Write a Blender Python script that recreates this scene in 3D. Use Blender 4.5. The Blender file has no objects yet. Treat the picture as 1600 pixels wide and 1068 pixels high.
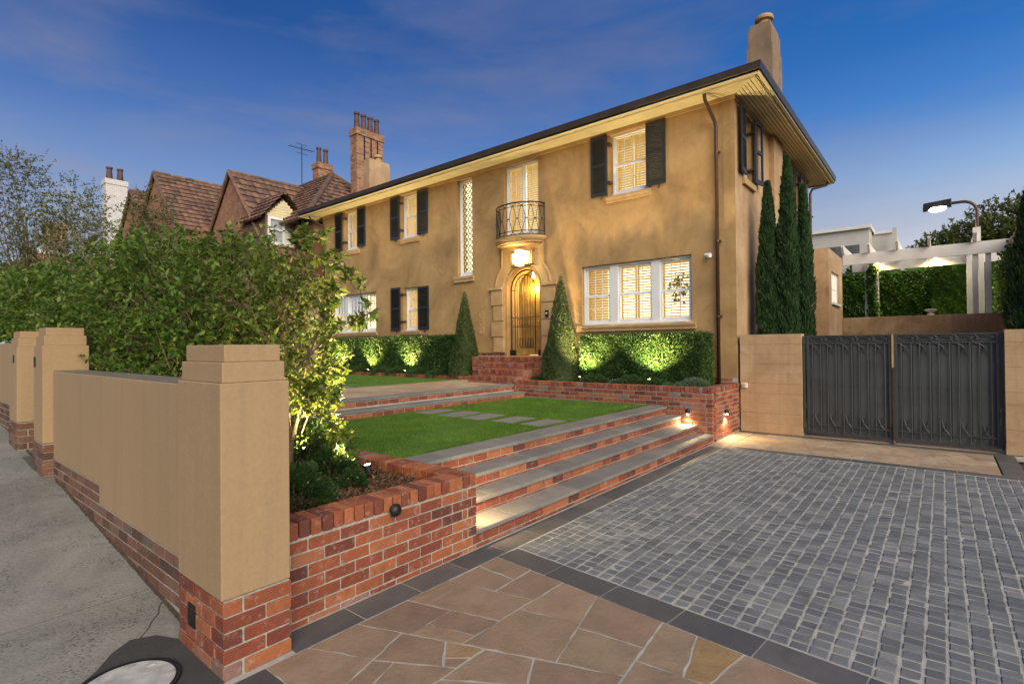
import bpy, bmesh, math, random
import numpy as np
from mathutils import Vector, Matrix
from mathutils.geometry import tessellate_polygon
random.seed(7); rng = np.random.default_rng(7)
R = math.radians
S = bpy.context.scene
COL = S.collection

# ------------------------------------------------------------------ camera
cam_d = bpy.data.cameras.new('camera'); cam = bpy.data.objects.new('camera', cam_d); COL.objects.link(cam)
cam_d.sensor_width = 36; cam_d.lens = 822.1 / 1600 * 36; cam_d.clip_start = .05; cam_d.clip_end = 4000
def cam_matrix(yaw, pitch, roll, loc):
    F = Vector((-math.sin(yaw) * math.cos(pitch), math.cos(yaw) * math.cos(pitch), math.sin(pitch)))
    r = Vector((math.cos(yaw), math.sin(yaw), 0)); U = r.cross(F)
    r2 = r * math.cos(roll) + U * math.sin(roll); U2 = -r * math.sin(roll) + U * math.cos(roll)
    m = Matrix((r2, U2, -F)).transposed().to_4x4(); m.translation = loc
    return m
cam.matrix_world = cam_matrix(R(39.27), R(.4975), R(-.55), Vector((0, 0, 1.8)))
S.camera = cam
# ------------------------------------------------------------------ node helpers
def nd(nt, t, inp=None, **kw):
    n = nt.nodes.new(t)
    for k, v in kw.items(): setattr(n, k, v)
    for k, v in (inp or {}).items():
        s = n.inputs[k]
        if hasattr(v, 'is_output'): nt.links.new(v, s)
        else:
            if isinstance(v, tuple) and len(v) == 3 and s.type == 'RGBA': v = v + (1,)
            s.default_value = v
    return n
def ramp(nt, fac, stops, interp='LINEAR'):
    n = nt.nodes.new('ShaderNodeValToRGB'); cr = n.color_ramp; cr.interpolation = interp
    while len(cr.elements) < len(stops): cr.elements.new(.5)
    for e, (p, c) in zip(cr.elements, stops):
        e.position = p; e.color = (c + (1,)) if isinstance(c, tuple) else (c, c, c, 1)
    nt.links.new(fac, n.inputs[0]); return n.outputs[0]
def mix(nt, f, a, b, mode='MIX'):
    n = nt.nodes.new('ShaderNodeMix'); n.data_type = 'RGBA'; n.blend_type = mode
    for s, v in ((n.inputs[0], f), (n.inputs[6], a), (n.inputs[7], b)):
        if hasattr(v, 'is_output'): nt.links.new(v, s)
        else: s.default_value = (v + (1,)) if isinstance(v, tuple) else v
    return n.outputs[2]
def noise(nt, vec, scale, detail=5, rough=.55, dist=0):
    return nd(nt, 'ShaderNodeTexNoise', {'Vector': vec, 'Scale': scale, 'Detail': detail, 'Roughness': rough, 'Distortion': dist}).outputs[0]
def math_(nt, op, a, b=0.0):
    return nd(nt, 'ShaderNodeMath', {0: a, 1: b}, operation=op).outputs[0]
def scaled(nt, vec, s):
    return nd(nt, 'ShaderNodeMapping', {'Vector': vec, 'Scale': s}).outputs[0]

# ------------------------------------------------------------------ world (dusk sky)
SUN_EL, SUN_AZ = R(32), R(120)       # azimuth measured clockwise from +Y: behind the camera, to its right
W = bpy.data.worlds.new('World'); S.world = W; W.use_nodes = True
nt = W.node_tree; nt.nodes.clear()
geo = nd(nt, 'ShaderNodeTexCoord').outputs['Generated']
sep = nd(nt, 'ShaderNodeSeparateXYZ', {0: geo}); el = sep.outputs[2]
g = ramp(nt, el, [(0.0, (.95, .80, .70)), (.09, (.88, .79, .74)), (.17, (.62, .64, .70)), (.25, (.27, .45, .72)), (.33, (.050, .235, .62)), (.42, (.004, .145, .50)), (1.0, (.002, .06, .24))])
lift = math_(nt, 'MULTIPLY_ADD', sep.outputs[0], .5); nt.nodes[-1].inputs[2].default_value = .5
g_left = ramp(nt, el, [(0.0, (.46, .48, .52)), (.13, (.30, .38, .52)), (.24, (.19, .29, .52)), (.36, (.06, .15, .42)), (.5, (.010, .065, .26)), (1.0, (.003, .04, .16))])
g2 = mix(nt, ramp(nt, lift, [(.05, 0.0), (.75, 1.0)]), g_left, g)
cl = noise(nt, scaled(nt, geo, (1.1, 1.5, 6.0)), 1.5, 7, .58, .35)
cl2 = noise(nt, scaled(nt, geo, (2.5, 2.0, 9.0)), 2.1, 6, .6, .2)
cm = math_(nt, 'MULTIPLY', ramp(nt, cl, [(.42, 0.0), (.62, .65)]), ramp(nt, lift, [(.30, 1.0), (.62, .12)]))
cm = math_(nt, 'MULTIPLY', cm, ramp(nt, cl2, [(.3, .5), (.6, 1.0)]))
g3 = mix(nt, cm, g2, mix(nt, ramp(nt, el, [(.05, 0.0), (.5, 1.0)]), (.38, .37, .43), (.10, .135, .30)))
sky = nd(nt, 'ShaderNodeTexSky', sky_type='NISHITA', sun_disc=False, sun_elevation=SUN_EL, sun_rotation=SUN_AZ)
b1 = nd(nt, 'ShaderNodeBackground', {'Color': g3, 'Strength': .62})
b2 = nd(nt, 'ShaderNodeBackground', {'Color': sky.outputs[0], 'Strength': .006})
add = nd(nt, 'ShaderNodeAddShader', {0: b1.outputs[0], 1: b2.outputs[0]})
nt.links.new(add.outputs[0], nd(nt, 'ShaderNodeOutputWorld').inputs[0])
# ------------------------------------------------------------------ sun (soft dusk glow)
sd = bpy.data.lights.new('sun', 'SUN'); sd.energy = 2.9; sd.angle = R(60); sd.color = (1.0, .88, .66)
sun = bpy.data.objects.new('sun', sd); COL.objects.link(sun)
sv = Vector((math.sin(SUN_AZ) * math.cos(SUN_EL), math.cos(SUN_AZ) * math.cos(SUN_EL), math.sin(SUN_EL)))
sun.rotation_euler = sv.to_track_quat('Z', 'Y').to_euler()
S.view_settings.view_transform = 'Standard'; S.view_settings.look = 'None'; S.view_settings.gamma = 1
S.view_settings.exposure = 0.75
S.render.engine = 'CYCLES'; S.cycles.use_denoising = True
try: S.cycles.denoiser = 'OPENIMAGEDENOISE'
except Exception: pass
S.cycles.max_bounces = 6; S.cycles.diffuse_bounces = 3; S.cycles.transparent_max_bounces = 8
S.cycles.sample_clamp_indirect = 4.0; S.cycles.caustics_reflective = False; S.cycles.caustics_refractive = False

# ------------------------------------------------------------------ object helpers
def tag(o, label=None, cat=None, group=None, kind=None):
    if label: o['label'] = label
    if cat: o['category'] = cat
    if group: o['group'] = group
    if kind: o['kind'] = kind
    return o
def thing(name, label, cat, loc=(0, 0, 0), rz=0, group=None):
    o = bpy.data.objects.new(name, None); COL.objects.link(o); o.empty_display_size = .2
    o.location = loc; o.rotation_euler = (0, 0, rz)
    return tag(o, label, cat, group)
def obj(name, me, mats=None, parent=None):
    me.name = name
    for m in (mats if isinstance(mats, (list, tuple)) else [mats] if mats else []): me.materials.append(m)
    o = bpy.data.objects.new(name, me); COL.objects.link(o)
    if parent: o.parent = parent
    return o
def local(parent):
    """children of an Empty at loc: geometry is authored in world space and shifted"""
    return Vector(parent.location) if parent else Vector((0, 0, 0))
def copy_tree(o, parent=None):
    c = o.copy(); COL.objects.link(c); c.parent = parent
    for ch in list(o.children): copy_tree(ch, c)
    return c
class MB:
    def __init__(s): s.v = []; s.f = []; s.m = []
    def add(s, vs, fs, mi=0):
        n = len(s.v); s.v += [tuple(x) for x in vs]; s.f += [tuple(i + n for i in f) for f in fs]; s.m += [mi] * len(fs)
    def box(s, a, b, mi=0):
        x0, y0, z0 = a; x1, y1, z1 = b
        s.add([(x0,y0,z0),(x1,y0,z0),(x1,y1,z0),(x0,y1,z0),(x0,y0,z1),(x1,y0,z1),(x1,y1,z1),(x0,y1,z1)],
              [(0,3,2,1),(4,5,6,7),(0,1,5,4),(1,2,6,5),(2,3,7,6),(3,0,4,7)], mi)
    def obox(s, c, ux, uy, uz, ch=0, mi=0):
        """oriented box from centre and half-vectors, with optional chamfer"""
        c = Vector(c); ux = Vector(ux); uy = Vector(uy); uz = Vector(uz)
        if ch <= 0:
            vs = [c + ux*i + uy*j + uz*k for i, j, k in ((-1,-1,-1),(1,-1,-1),(1,1,-1),(-1,1,-1),(-1,-1,1),(1,-1,1),(1,1,1),(-1,1,1))]
            s.add(vs, [(0,3,2,1),(4,5,6,7),(0,1,5,4),(1,2,6,5),(2,3,7,6),(3,0,4,7)], mi); return
        lx, ly, lz = ux.length, uy.length, uz.length
        fx, fy, fz = 1 - ch/lx, 1 - ch/ly, 1 - ch/lz
        vs = []; idx = {}
        for i in (-1, 1):
            for j in (-1, 1):
                for k in (-1, 1):
                    for t, (a, b, d) in enumerate(((i, j*fy, k*fz), (i*fx, j, k*fz), (i*fx, j*fy, k))):
                        idx[(i, j, k, t)] = len(vs); vs.append(c + ux*a + uy*b + uz*d)
        fs = []
        for i in (-1, 1):
            q = [idx[(i,-1,-1,0)], idx[(i,1,-1,0)], idx[(i,1,1,0)], idx[(i,-1,1,0)]]; fs.append(q if i > 0 else q[::-1])
            q = [idx[(-1,i,-1,1)], idx[(1,i,-1,1)], idx[(1,i,1,1)], idx[(-1,i,1,1)]]; fs.append(q[::-1] if i > 0 else q)
            q = [idx[(-1,-1,i,2)], idx[(1,-1,i,2)], idx[(1,1,i,2)], idx[(-1,1,i,2)]]; fs.append(q if i > 0 else q[::-1])
        for i in (-1, 1):
            for j in (-1, 1):
                fs.append([idx[(i,j,-1,0)], idx[(i,j,-1,1)], idx[(i,j,1,1)], idx[(i,j,1,0)]])
                fs.append([idx[(i,-1,j,0)], idx[(i,-1,j,2)], idx[(i,1,j,2)], idx[(i,1,j,0)]])
                fs.append([idx[(-1,i,j,1)], idx[(-1,i,j,2)], idx[(1,i,j,2)], idx[(1,i,j,1)]])
                for k in (-1, 1): fs.append([idx[(i,j,k,0)], idx[(i,j,k,1)], idx[(i,j,k,2)]])
        s.add(vs, fs, mi)
    def prism(s, poly, z0, z1, mi=0, axis='Z', holes=()):
        """polygon (list of 2-tuples) extruded; axis Z: (x,y); axis Y: (x,z) extruded z0..z1 along y; axis X: (y,z) along x"""
        def P(p, t): return {'Z': (p[0], p[1], t), 'Y': (p[0], t, p[1]), 'X': (t, p[0], p[1])}[axis]
        loops = [list(poly)] + [list(h) for h in holes]
        tris = tessellate_polygon([[Vector((p[0], p[1], 0)) for p in l] for l in loops])
        allp = [p for l in loops for p in l]; n = len(allp)
        vs = [P(p, z0) for p in allp] + [P(p, z1) for p in allp]
        fs = [t for t in tris] + [tuple(i + n for i in t[::-1]) for t in tris]
        o = 0
        for l in loops:
            k = len(l)
            for i in range(k): j = (i + 1) % k; fs.append((o+i, o+j, o+j+n, o+i+n))
            o += k
        s.add(vs, fs, mi)
    def tube(s, pts, r, n=8, mi=0, cap=True):
        pts = [Vector(p) for p in pts]; rs = r if isinstance(r, (list, tuple)) else [r] * len(pts)
        rings = []; up = None
        for i, p in enumerate(pts):
            d = (pts[min(i+1, len(pts)-1)] - pts[max(i-1, 0)])
            if d.length < 1e-9: d = Vector((0, 0, 1))
            d.normalize()
            if up is None: up = d.orthogonal().normalized()
            up = (up - d * up.dot(d));
            if up.length < 1e-6: up = d.orthogonal()
            up.normalize(); w = d.cross(up)
            rings.append([p + (up*math.cos(a) + w*math.sin(a)) * rs[i] for a in [2*math.pi*k/n for k in range(n)]])
        vs = [v for r_ in rings for v in r_]; fs = []
        for i in range(len(pts)-1):
            for k in range(n): fs.append((i*n+k, i*n+(k+1) % n, (i+1)*n+(k+1) % n, (i+1)*n+k))
        if cap: fs.append(tuple(range(n))[::-1]); fs.append(tuple((len(pts)-1)*n+k for k in range(n)))
        s.add(vs, fs, mi)
    def lathe(s, c, prof, n=24, mi=0):
        c = Vector(c); vs = []; fs = []
        for (r, z) in prof: vs += [c + Vector((r*math.cos(2*math.pi*k/n), r*math.sin(2*math.pi*k/n), z)) for k in range(n)]
        for i in range(len(prof)-1):
            for k in range(n): fs.append((i*n+k, i*n+(k+1) % n, (i+1)*n+(k+1) % n, (i+1)*n+k))
        fs.append(tuple(range(n))[::-1]); fs.append(tuple((len(prof)-1)*n+k for k in range(n)))
        s.add(vs, fs, mi)
    def mesh(s, off=(0, 0, 0), smooth=False):
        me = bpy.data.meshes.new('m'); o = Vector(off)
        me.from_pydata([(v[0]-o.x, v[1]-o.y, v[2]-o.z) for v in s.v], [], s.f)
        if any(s.m): me.polygons.foreach_set('material_index', s.m)
        bm = bmesh.new(); bm.from_mesh(me); bmesh.ops.recalc_face_normals(bm, faces=bm.faces); bm.to_mesh(me); bm.free()
        if smooth: me.shade_smooth()
        return me
    def build(s, name, mats, parent=None, smooth=False, bevel=0, root=None):
        off = Vector((0, 0, 0)); p = parent
        while p is not None: off += p.location; p = p.parent
        o = obj(name, s.mesh(off, smooth), mats, parent)
        if bevel:
            m = o.modifiers.new('bevel', 'BEVEL'); m.width = bevel; m.segments = 2; m.limit_method = 'ANGLE'; m.angle_limit = R(40)
        return o
def fast_mesh(V, F, mi=None):
    """V (n,3), F (m,k) numpy arrays"""
    me = bpy.data.meshes.new('m'); m, k = F.shape
    me.vertices.add(len(V)); me.vertices.foreach_set('co', np.ascontiguousarray(V, dtype=np.float32).ravel())
    me.loops.add(m*k); me.loops.foreach_set('vertex_index', np.ascontiguousarray(F, dtype=np.int32).ravel())
    me.polygons.add(m); me.polygons.foreach_set('loop_start', np.arange(0, m*k, k, dtype=np.int32))
    me.polygons.foreach_set('loop_total', np.full(m, k, dtype=np.int32))
    if mi is not None: me.polygons.foreach_set('material_index', np.ascontiguousarray(mi, dtype=np.int32))
    me.update(calc_edges=True); return me

# ------------------------------------------------------------------ materials
def mat(name, f, rough=.8):
    m = bpy.data.materials.new(name); m.use_nodes = True; nt = m.node_tree
    b = nt.nodes['Principled BSDF']; b.inputs['Roughness'].default_value = rough
    f(nt, b); return m
def oc(nt): return nd(nt, 'ShaderNodeTexCoord').outputs['Object']
def isl(nt): return nd(nt, 'ShaderNodeNewGeometry').outputs['Random Per Island']
def setc(nt, b, c): nt.links.new(c, b.inputs['Base Color'])
def bump(nt, b, h, strength=.3, dist=.01):
    n = nd(nt, 'ShaderNodeBump', {'Height': h, 'Strength': strength, 'Distance': dist}); nt.links.new(n.outputs[0], b.inputs['Normal'])
def plain(name, c, rough=.6, metal=0, sc=6, var=.25):
    def f(nt, b):
        p = oc(nt); n = noise(nt, p, sc, 6)
        lo = tuple(x*(1-var) for x in c); hi = tuple(min(1, x*(1+var)) for x in c)
        setc(nt, b, ramp(nt, n, [(.3, lo), (.7, hi)])); b.inputs['Metallic'].default_value = metal
        r = ramp(nt, noise(nt, p, sc*3, 4), [(.3, max(0, rough-.1)), (.7, min(1, rough+.1))]); nt.links.new(r, b.inputs['Roughness'])
    return mat(name, f, rough)
def render_mat(name, lo, mid, hi, big=.55, fine=7, stain=(.16, .11, .06), stain_amt=.35, bumps=.35, streak=0.0):
    def f(nt, b):
        p = oc(nt)
        n1 = noise(nt, p, big, 8, .62, .6); n2 = noise(nt, p, fine, 6, .65); n3 = noise(nt, p, 2.2, 7, .7, 1.2)
        c = ramp(nt, n1, [(.32, lo), (.5, mid), (.68, hi)])
        c = mix(nt, ramp(nt, n2, [(.35, .14), (.65, 0.0)]), c, mid, 'MULTIPLY')
        c = mix(nt, ramp(nt, n3, [(.56, 0.0), (.74, stain_amt)]), c, stain)
        if streak:
            st = noise(nt, scaled(nt, p, (6, 6, .25)), 1.6, 5, .6)
            c = mix(nt, ramp(nt, st, [(.5, 0.0), (.72, streak)]), c, stain)
        setc(nt, b, c)
        h = math_(nt, 'ADD', math_(nt, 'MULTIPLY', noise(nt, p, 55, 4, .6), .5), math_(nt, 'MULTIPLY', noise(nt, p, 6, 5, .6), .8))
        bump(nt, b, h, bumps, .008)
    return mat(name, f, .88)
M_OCHRE = render_mat('ochre_render', (.27, .165, .070), (.40, .25, .105), (.49, .32, .145), big=.8, stain=(.18, .11, .05), stain_amt=.5, streak=.16)
M_OCHRE2 = render_mat('peach_render', (.34, .215, .115), (.43, .285, .16), (.53, .37, .225), big=1.1, stain=(.19, .11, .05), stain_amt=.65, streak=.25)
M_CHIM = render_mat('chimney_render', (.17, .12, .08), (.24, .165, .105), (.31, .215, .14), big=1.2, stain=(.09, .07, .05), stain_amt=.5, streak=.3)
M_FENCE = render_mat('tan_render', (.325, .222, .125), (.345, .235, .132), (.365, .25, .142), big=.5, fine=40, stain=(.17, .135, .08), stain_amt=.04, bumps=.4, streak=.22)
M_FENCETOP = render_mat('tan_render_weathered_top', (.12, .105, .085), (.16, .14, .11), (.21, .18, .14), big=2, fine=14)
def brick_f(pal, grime, white):
    def f(nt, b):
        p = oc(nt); r = isl(nt)
        c = ramp(nt, r, pal)
        n = noise(nt, p, 28, 6, .7); c = mix(nt, ramp(nt, n, [(.3, .35), (.7, 0.0)]), c, tuple(x*.45 for x in pal[1][1]))
        gr = noise(nt, p, 5.5, 7, .7, .8); c = mix(nt, ramp(nt, gr, [(.5, 0.0), (.72, grime)]), c, (.045, .038, .03))
        ef = noise(nt, p, 16, 8, .8, .1); c = mix(nt, ramp(nt, ef, [(.54, 0.0), (.70, white)]), c, (.46, .40, .36))
        setc(nt, b, c); bump(nt, b, math_(nt, 'ADD', n, noise(nt, p, 90, 3)), .45, .004)
    return f
PAL = [(0, (.10, .026, .020)), (.15, (.18, .040, .022)), (.45, (.25, .062, .027)), (.7, (.31, .088, .034)), (.88, (.37, .125, .048)), (.96, (.26, .13, .10)), (1, (.20, .16, .15))]
M_BRICK = mat('red_brick', brick_f(PAL, .5, .55), .85)
PAL2 = [(0, (.07, .035, .022)), (.3, (.13, .055, .032)), (.6, (.17, .075, .045)), (.85, (.20, .10, .065)), (1, (.12, .10, .08))]
M_BRICKOLD = mat('weathered_brick', brick_f(PAL2, .55, .35), .9)
PAL3 = [(0, (.19, .075, .035)), (.3, (.30, .13, .06)), (.6, (.38, .18, .09)), (.85, (.44, .24, .13)), (1, (.25, .13, .08))]
M_BRICKPALE = mat('pale_orange_brick', brick_f(PAL3, .2, .3), .88)
def f_(nt, b):
    p = oc(nt); n = noise(nt, p, 30, 6, .7)
    c = ramp(nt, n, [(.3, (.24, .22, .19)), (.7, (.46, .42, .37))])
    c = mix(nt, ramp(nt, noise(nt, p, 4, 6, .7), [(.5, 0.0), (.7, .5)]), c, (.09, .08, .06))
    setc(nt, b, c); bump(nt, b, n, .6, .006)
M_MORTAR = mat('mortar', f_, .95)
def stone_f(cols, spd, dark, bp=.2):
    def f(nt, b):
        p = oc(nt); c = ramp(nt, isl(nt), cols); n = noise(nt, p, 3.5, 8, .65, .5)
        c = mix(nt, ramp(nt, n, [(.35, .5), (.65, 0.0)]), c, dark)
        n2 = noise(nt, p, 60, 4, .7); c = mix(nt, ramp(nt, n2, [(.4, 0.0), (.7, spd)]), c, tuple(min(1, x*1.9) for x in cols[0][1]))
        setc(nt, b, c); bump(nt, b, math_(nt, 'ADD', n2, n), bp, .004)
    return f
M_BLUE = mat('bluestone', stone_f([(0, (.072, .073, .078)), (.5, (.095, .092, .092)), (1, (.13, .12, .112))], .12, (.04, .042, .05)), .55)
M_TREAD = mat('bluestone_tread', stone_f([(0, (.15, .145, .14)), (.5, (.19, .18, .17)), (1, (.225, .21, .195))], .15, (.10, .095, .09)), .7)
M_COBBLE = mat('granite_sett', stone_f([(0, (.10, .106, .116)), (.5, (.155, .162, .172)), (.8, (.19, .195, .202)), (1, (.25, .248, .242))], .35, (.05, .052, .056), .8), .75)
def f_(nt, b):
    p = oc(nt); n = noise(nt, p, 6, 7, .7)
    setc(nt, b, ramp(nt, n, [(.35, (.30, .29, .26)), (.7, (.46, .44, .40))])); bump(nt, b, noise(nt, p, 80, 4), .5, .004)
M_GROUT = mat('pale_grout', f_, .95)
def sand_f(cols):
    def f(nt, b):
        p = oc(nt); r = isl(nt); c = ramp(nt, r, cols)
        rot = nd(nt, 'ShaderNodeVectorRotate', {'Vector': p, 'Angle': math_(nt, 'MULTIPLY', r, 40.0)}, rotation_type='Z_AXIS').outputs[0]
        band = noise(nt, scaled(nt, rot, (.6, 2.4, 1)), 1.2, 6, .6, 1.6)
        c = mix(nt, ramp(nt, band, [(.34, .35), (.46, 0.0), (.64, 0.0), (.78, .3)]), c, (.16, .10, .06))
        n = noise(nt, p, 4, 8, .7, .4); c = mix(nt, ramp(nt, n, [(.3, .45), (.6, 0.0)]), c, (.12, .085, .06))
        n3 = noise(nt, p, 1.2, 5, .6, 2.0); c = mix(nt, ramp(nt, n3, [(.5, 0.0), (.7, .45)]), c, (.30, .19, .135))
        setc(nt, b, c); bump(nt, b, math_(nt, 'ADD', noise(nt, p, 26, 6, .7), n), .6, .010)
        nt.links.new(ramp(nt, n, [(.3, .5), (.7, .75)]), b.inputs['Roughness'])
    return f
M_SAND = mat('sandstone', sand_f([(0, (.22, .150, .108)), (.25, (.27, .185, .125)), (.5, (.28, .20, .13)), (.75, (.33, .225, .155)), (.93, (.33, .21, .09)), (1, (.17, .135, .105))]), .6)
M_SANDPALE = mat('pale_sandstone', sand_f([(0, (.34, .25, .17)), (.5, (.42, .31, .21)), (1, (.48, .37, .26))]), .65)
def f_(nt, b):
    p = oc(nt); v = nd(nt, 'ShaderNodeTexVoronoi', {'Vector': p, 'Scale': 48.0}).outputs['Distance']
    n = noise(nt, p, 1.3, 8, .7, .6); c = ramp(nt, n, [(.35, (.14, .138, .125)), (.65, (.235, .228, .208))])
    worn = ramp(nt, noise(nt, p, 1.7, 7, .8, .6), [(.47, 0.0), (.56, 1.0)])
    spk = math_(nt, 'MULTIPLY', ramp(nt, v, [(.30, 1.0), (.42, 0.0)]), worn)
    c = mix(nt, math_(nt, 'MULTIPLY', spk, .85), c, (.055, .053, .048))
    c = mix(nt, ramp(nt, noise(nt, p, 45, 4, .7), [(.5, 0.0), (.75, .35)]), c, (.34, .33, .30))
    setc(nt, b, c); bump(nt, b, v, .35, .006)
M_CONC = mat('worn_concrete', f_, .9)
M_ASPH = mat('asphalt', stone_f([(0, (.03, .03, .03)), (1, (.05, .05, .048))], .5, (.02, .02, .02), .8), .9)
M_IRON = plain('wrought_iron', (.028, .026, .026), .45, .6, 12)
M_GATE = plain('gate_charcoal', (.050, .054, .054), .5, .3, 5, .2)
M_GATEBACK = plain('gate_sheet', (.062, .068, .068), .55, .2, 2, .25)
M_SHUT = plain('shutter_charcoal', (.022, .023, .028), .5, 0, 5)
M_WHITE = plain('white_paint', (.72, .72, .72), .45, 0, 3, .05)
M_PERG = plain('pergola_white', (.70, .66, .62), .5, 0, 3, .06)
M_SOFFIT = plain('soffit_cream', (.66, .58, .36), .6, 0, 4, .08)
M_GUTTER = plain('gutter_bronze', (.060, .045, .034), .38, .5, 5)
M_PIPE = plain('downpipe_bronze', (.075, .042, .028), .4, .4, 5)
M_TRIM = render_mat('trim_render', (.36, .23, .105), (.43, .28, .13), (.50, .35, .18), big=1.5, stain_amt=.2)
M_WOOD = plain('timber_door', (.36, .22, .06), .4, 0, 5)
M_GOLD = plain('brass', (.55, .36, .10), .35, .6, 5)
def tile_f(cols):
    def f(nt, b):
        p = oc(nt); c = ramp(nt, isl(nt), cols)
        n = noise(nt, p, 3, 8, .75, .5); c = mix(nt, ramp(nt, n, [(.4, .6), (.6, 0.0)]), c, (.035, .028, .024))
        l = noise(nt, p, 8, 6, .8); c = mix(nt, ramp(nt, l, [(.58, 0.0), (.70, .6)]), c, (.42, .34, .25))
        setc(nt, b, c); bump(nt, b, n, .4, .01)
    return f
M_TILE = mat('terracotta_tile', tile_f([(0, (.12, .065, .048)), (.5, (.20, .11, .078)), (1, (.28, .15, .10))]), .85)
M_SLATE = mat('dark_roof_tile', tile_f([(0, (.05, .045, .045)), (1, (.10, .09, .085))]), .8)
def f_(nt, b):
    p = oc(nt); br = nd(nt, 'ShaderNodeTexBrick', {'Vector': nd(nt, 'ShaderNodeVectorRotate', {'Vector': p, 'Angle': R(90)}, rotation_type='X_AXIS').outputs[0],
        'Color1': (.42, .18, .09, 1), 'Color2': (.28, .11, .055, 1), 'Mortar': (.34, .28, .22, 1), 'Scale': 1.0, 'Mortar Size': .006, 'Brick Width': .24, 'Row Height': .086})
    n = noise(nt, p, 2.5, 7, .7); c = mix(nt, ramp(nt, n, [(.35, .5), (.65, 0.0)]), br.outputs[0], (.07, .045, .035)); setc(nt, b, c)
    bump(nt, b, br.outputs[1], -.4, .01)
M_BRICKFAR = mat('brick_far', f_, .9)
def leaf_mat(name, cols, trans=.35, rough=.5, tcol=None):
    def f(nt, b):
        r = isl(nt); c = ramp(nt, r, cols); p = oc(nt)
        n = noise(nt, p, 2.2, 3); c = mix(nt, ramp(nt, n, [(.35, .45), (.65, 0.0)]), c, tuple(x*.55 for x in cols[0][1]))
        setc(nt, b, c); b.inputs['Specular IOR Level'].default_value = .35
        tr = nd(nt, 'ShaderNodeBsdfTranslucent', {'Color': mix(nt, .5, c, tcol or (.20, .26, .03))})
        ms = nd(nt, 'ShaderNodeMixShader', {0: trans, 1: b.outputs[0], 2: tr.outputs[0]})
        nt.links.new(ms.outputs[0], nt.nodes['Material Output'].inputs[0])
    return mat(name, f, rough)
M_LEAF = leaf_mat('apple_leaf', [(0, (.06, .125, .018)), (.4, (.10, .19, .026)), (.75, (.16, .26, .038)), (1, (.27, .34, .06))])
M_LEAFLIT = leaf_mat('lit_apple_leaf', [(0, (.08, .14, .02)), (.5, (.15, .22, .03)), (1, (.26, .32, .055))], .4)  # yellower copy of the apple leaf, with warm lamplight put into its colour
M_HEDGE = leaf_mat('box_hedge_leaf', [(0, (.018, .058, .012)), (.5, (.038, .095, .020)), (.85, (.06, .14, .025)), (1, (.13, .20, .04))], .25)
M_CONE = leaf_mat('clipped_cone_leaf', [(0, (.035, .06, .018)), (.5, (.06, .095, .026)), (1, (.13, .16, .045))], .2)
M_CYP = leaf_mat('cypress_leaf', [(0, (.014, .042, .014)), (.5, (.026, .072, .020)), (1, (.055, .115, .028))], .15, .7)
M_SHRUB = leaf_mat('shrub_leaf', [(0, (.018, .055, .018)), (.6, (.035, .085, .025)), (1, (.07, .14, .03))], .25)
M_GREY = leaf_mat('silver_leaf', [(0, (.08, .14, .09)), (1, (.16, .23, .14))], .2)
M_BIRCH = leaf_mat('birch_leaf', [(0, (.08, .10, .03)), (.5, (.13, .15, .045)), (1, (.19, .19, .06))], .3)
M_IVY = leaf_mat('creeper_leaf', [(0, (.03, .09, .015)), (.6, (.06, .15, .02)), (1, (.14, .22, .03))], .3)
M_BARK = plain('bark', (.16, .115, .075), .9, 0, 25, .5)
M_BARKP = plain('birch_bark', (.42, .37, .31), .85, 0, 9, .5)
def f_(nt, b):
    p = oc(nt); n1 = noise(nt, p, 1.6, 6, .65, .3); n2 = noise(nt, p, 30, 4, .7)
    c = ramp(nt, n1, [(.3, (.045, .12, .014)), (.55, (.07, .16, .02)), (.75, (.12, .18, .03))])
    c = mix(nt, ramp(nt, n2, [(.5, 0.0), (.75, .5)]), c, (.13, .13, .035)); setc(nt, b, c); bump(nt, b, n2, .8, .02)
M_TURF = mat('turf', f_, .95)
M_BLADE = leaf_mat('grass_blade', [(0, (.06, .16, .012)), (.55, (.10, .24, .02)), (.88, (.18, .29, .035)), (1, (.40, .38, .12))], .3, .6)
M_SOIL = plain('soil', (.055, .035, .022), .95, 0, 25, .5)
M_MULCH = mat('bark_mulch', stone_f([(0, (.05, .022, .012)), (.5, (.11, .05, .025)), (.9, (.19, .10, .05)), (1, (.30, .19, .10))], .1, (.03, .015, .01)), .9)
def emis(name, col, st):
    m = bpy.data.materials.new(name); m.use_nodes = True; nt = m.node_tree; nt.nodes.clear()
    e = nd(nt, 'ShaderNodeEmission', {'Color': col, 'Strength': st}); nt.links.new(e.outputs[0], nd(nt, 'ShaderNodeOutputMaterial').inputs[0]); return m
M_LAMP = emis('lamp_glow', (1, .82, .5), 22)
M_LAMPW = emis('street_lamp_glow', (1, .95, .8), 14)
M_LANTERN = emis('lantern_glow', (1, .86, .55), 1.9)
M_ROOM = emis('lit_room', (1, .80, .46), 1.5)
M_ROOMHOT = emis('lit_room_bright', (1, .83, .52), 1.9)
M_HALL = emis('lit_hall', (1, .78, .30), .9)
M_CREAM = plain('room_wall', (.75, .62, .42), .8, 0, 3, .05)
def f_(nt, b):
    b.inputs['Base Color'].default_value = (.78, .70, .52, 1)
    tr = nd(nt, 'ShaderNodeBsdfTranslucent', {'Color': (.95, .84, .58)}); ms = nd(nt, 'ShaderNodeMixShader', {0: .72, 1: b.outputs[0], 2: tr.outputs[0]})
    nt.links.new(ms.outputs[0], nt.nodes['Material Output'].inputs[0])
M_SLAT = mat('shutter_slat', f_, .5)
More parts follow.
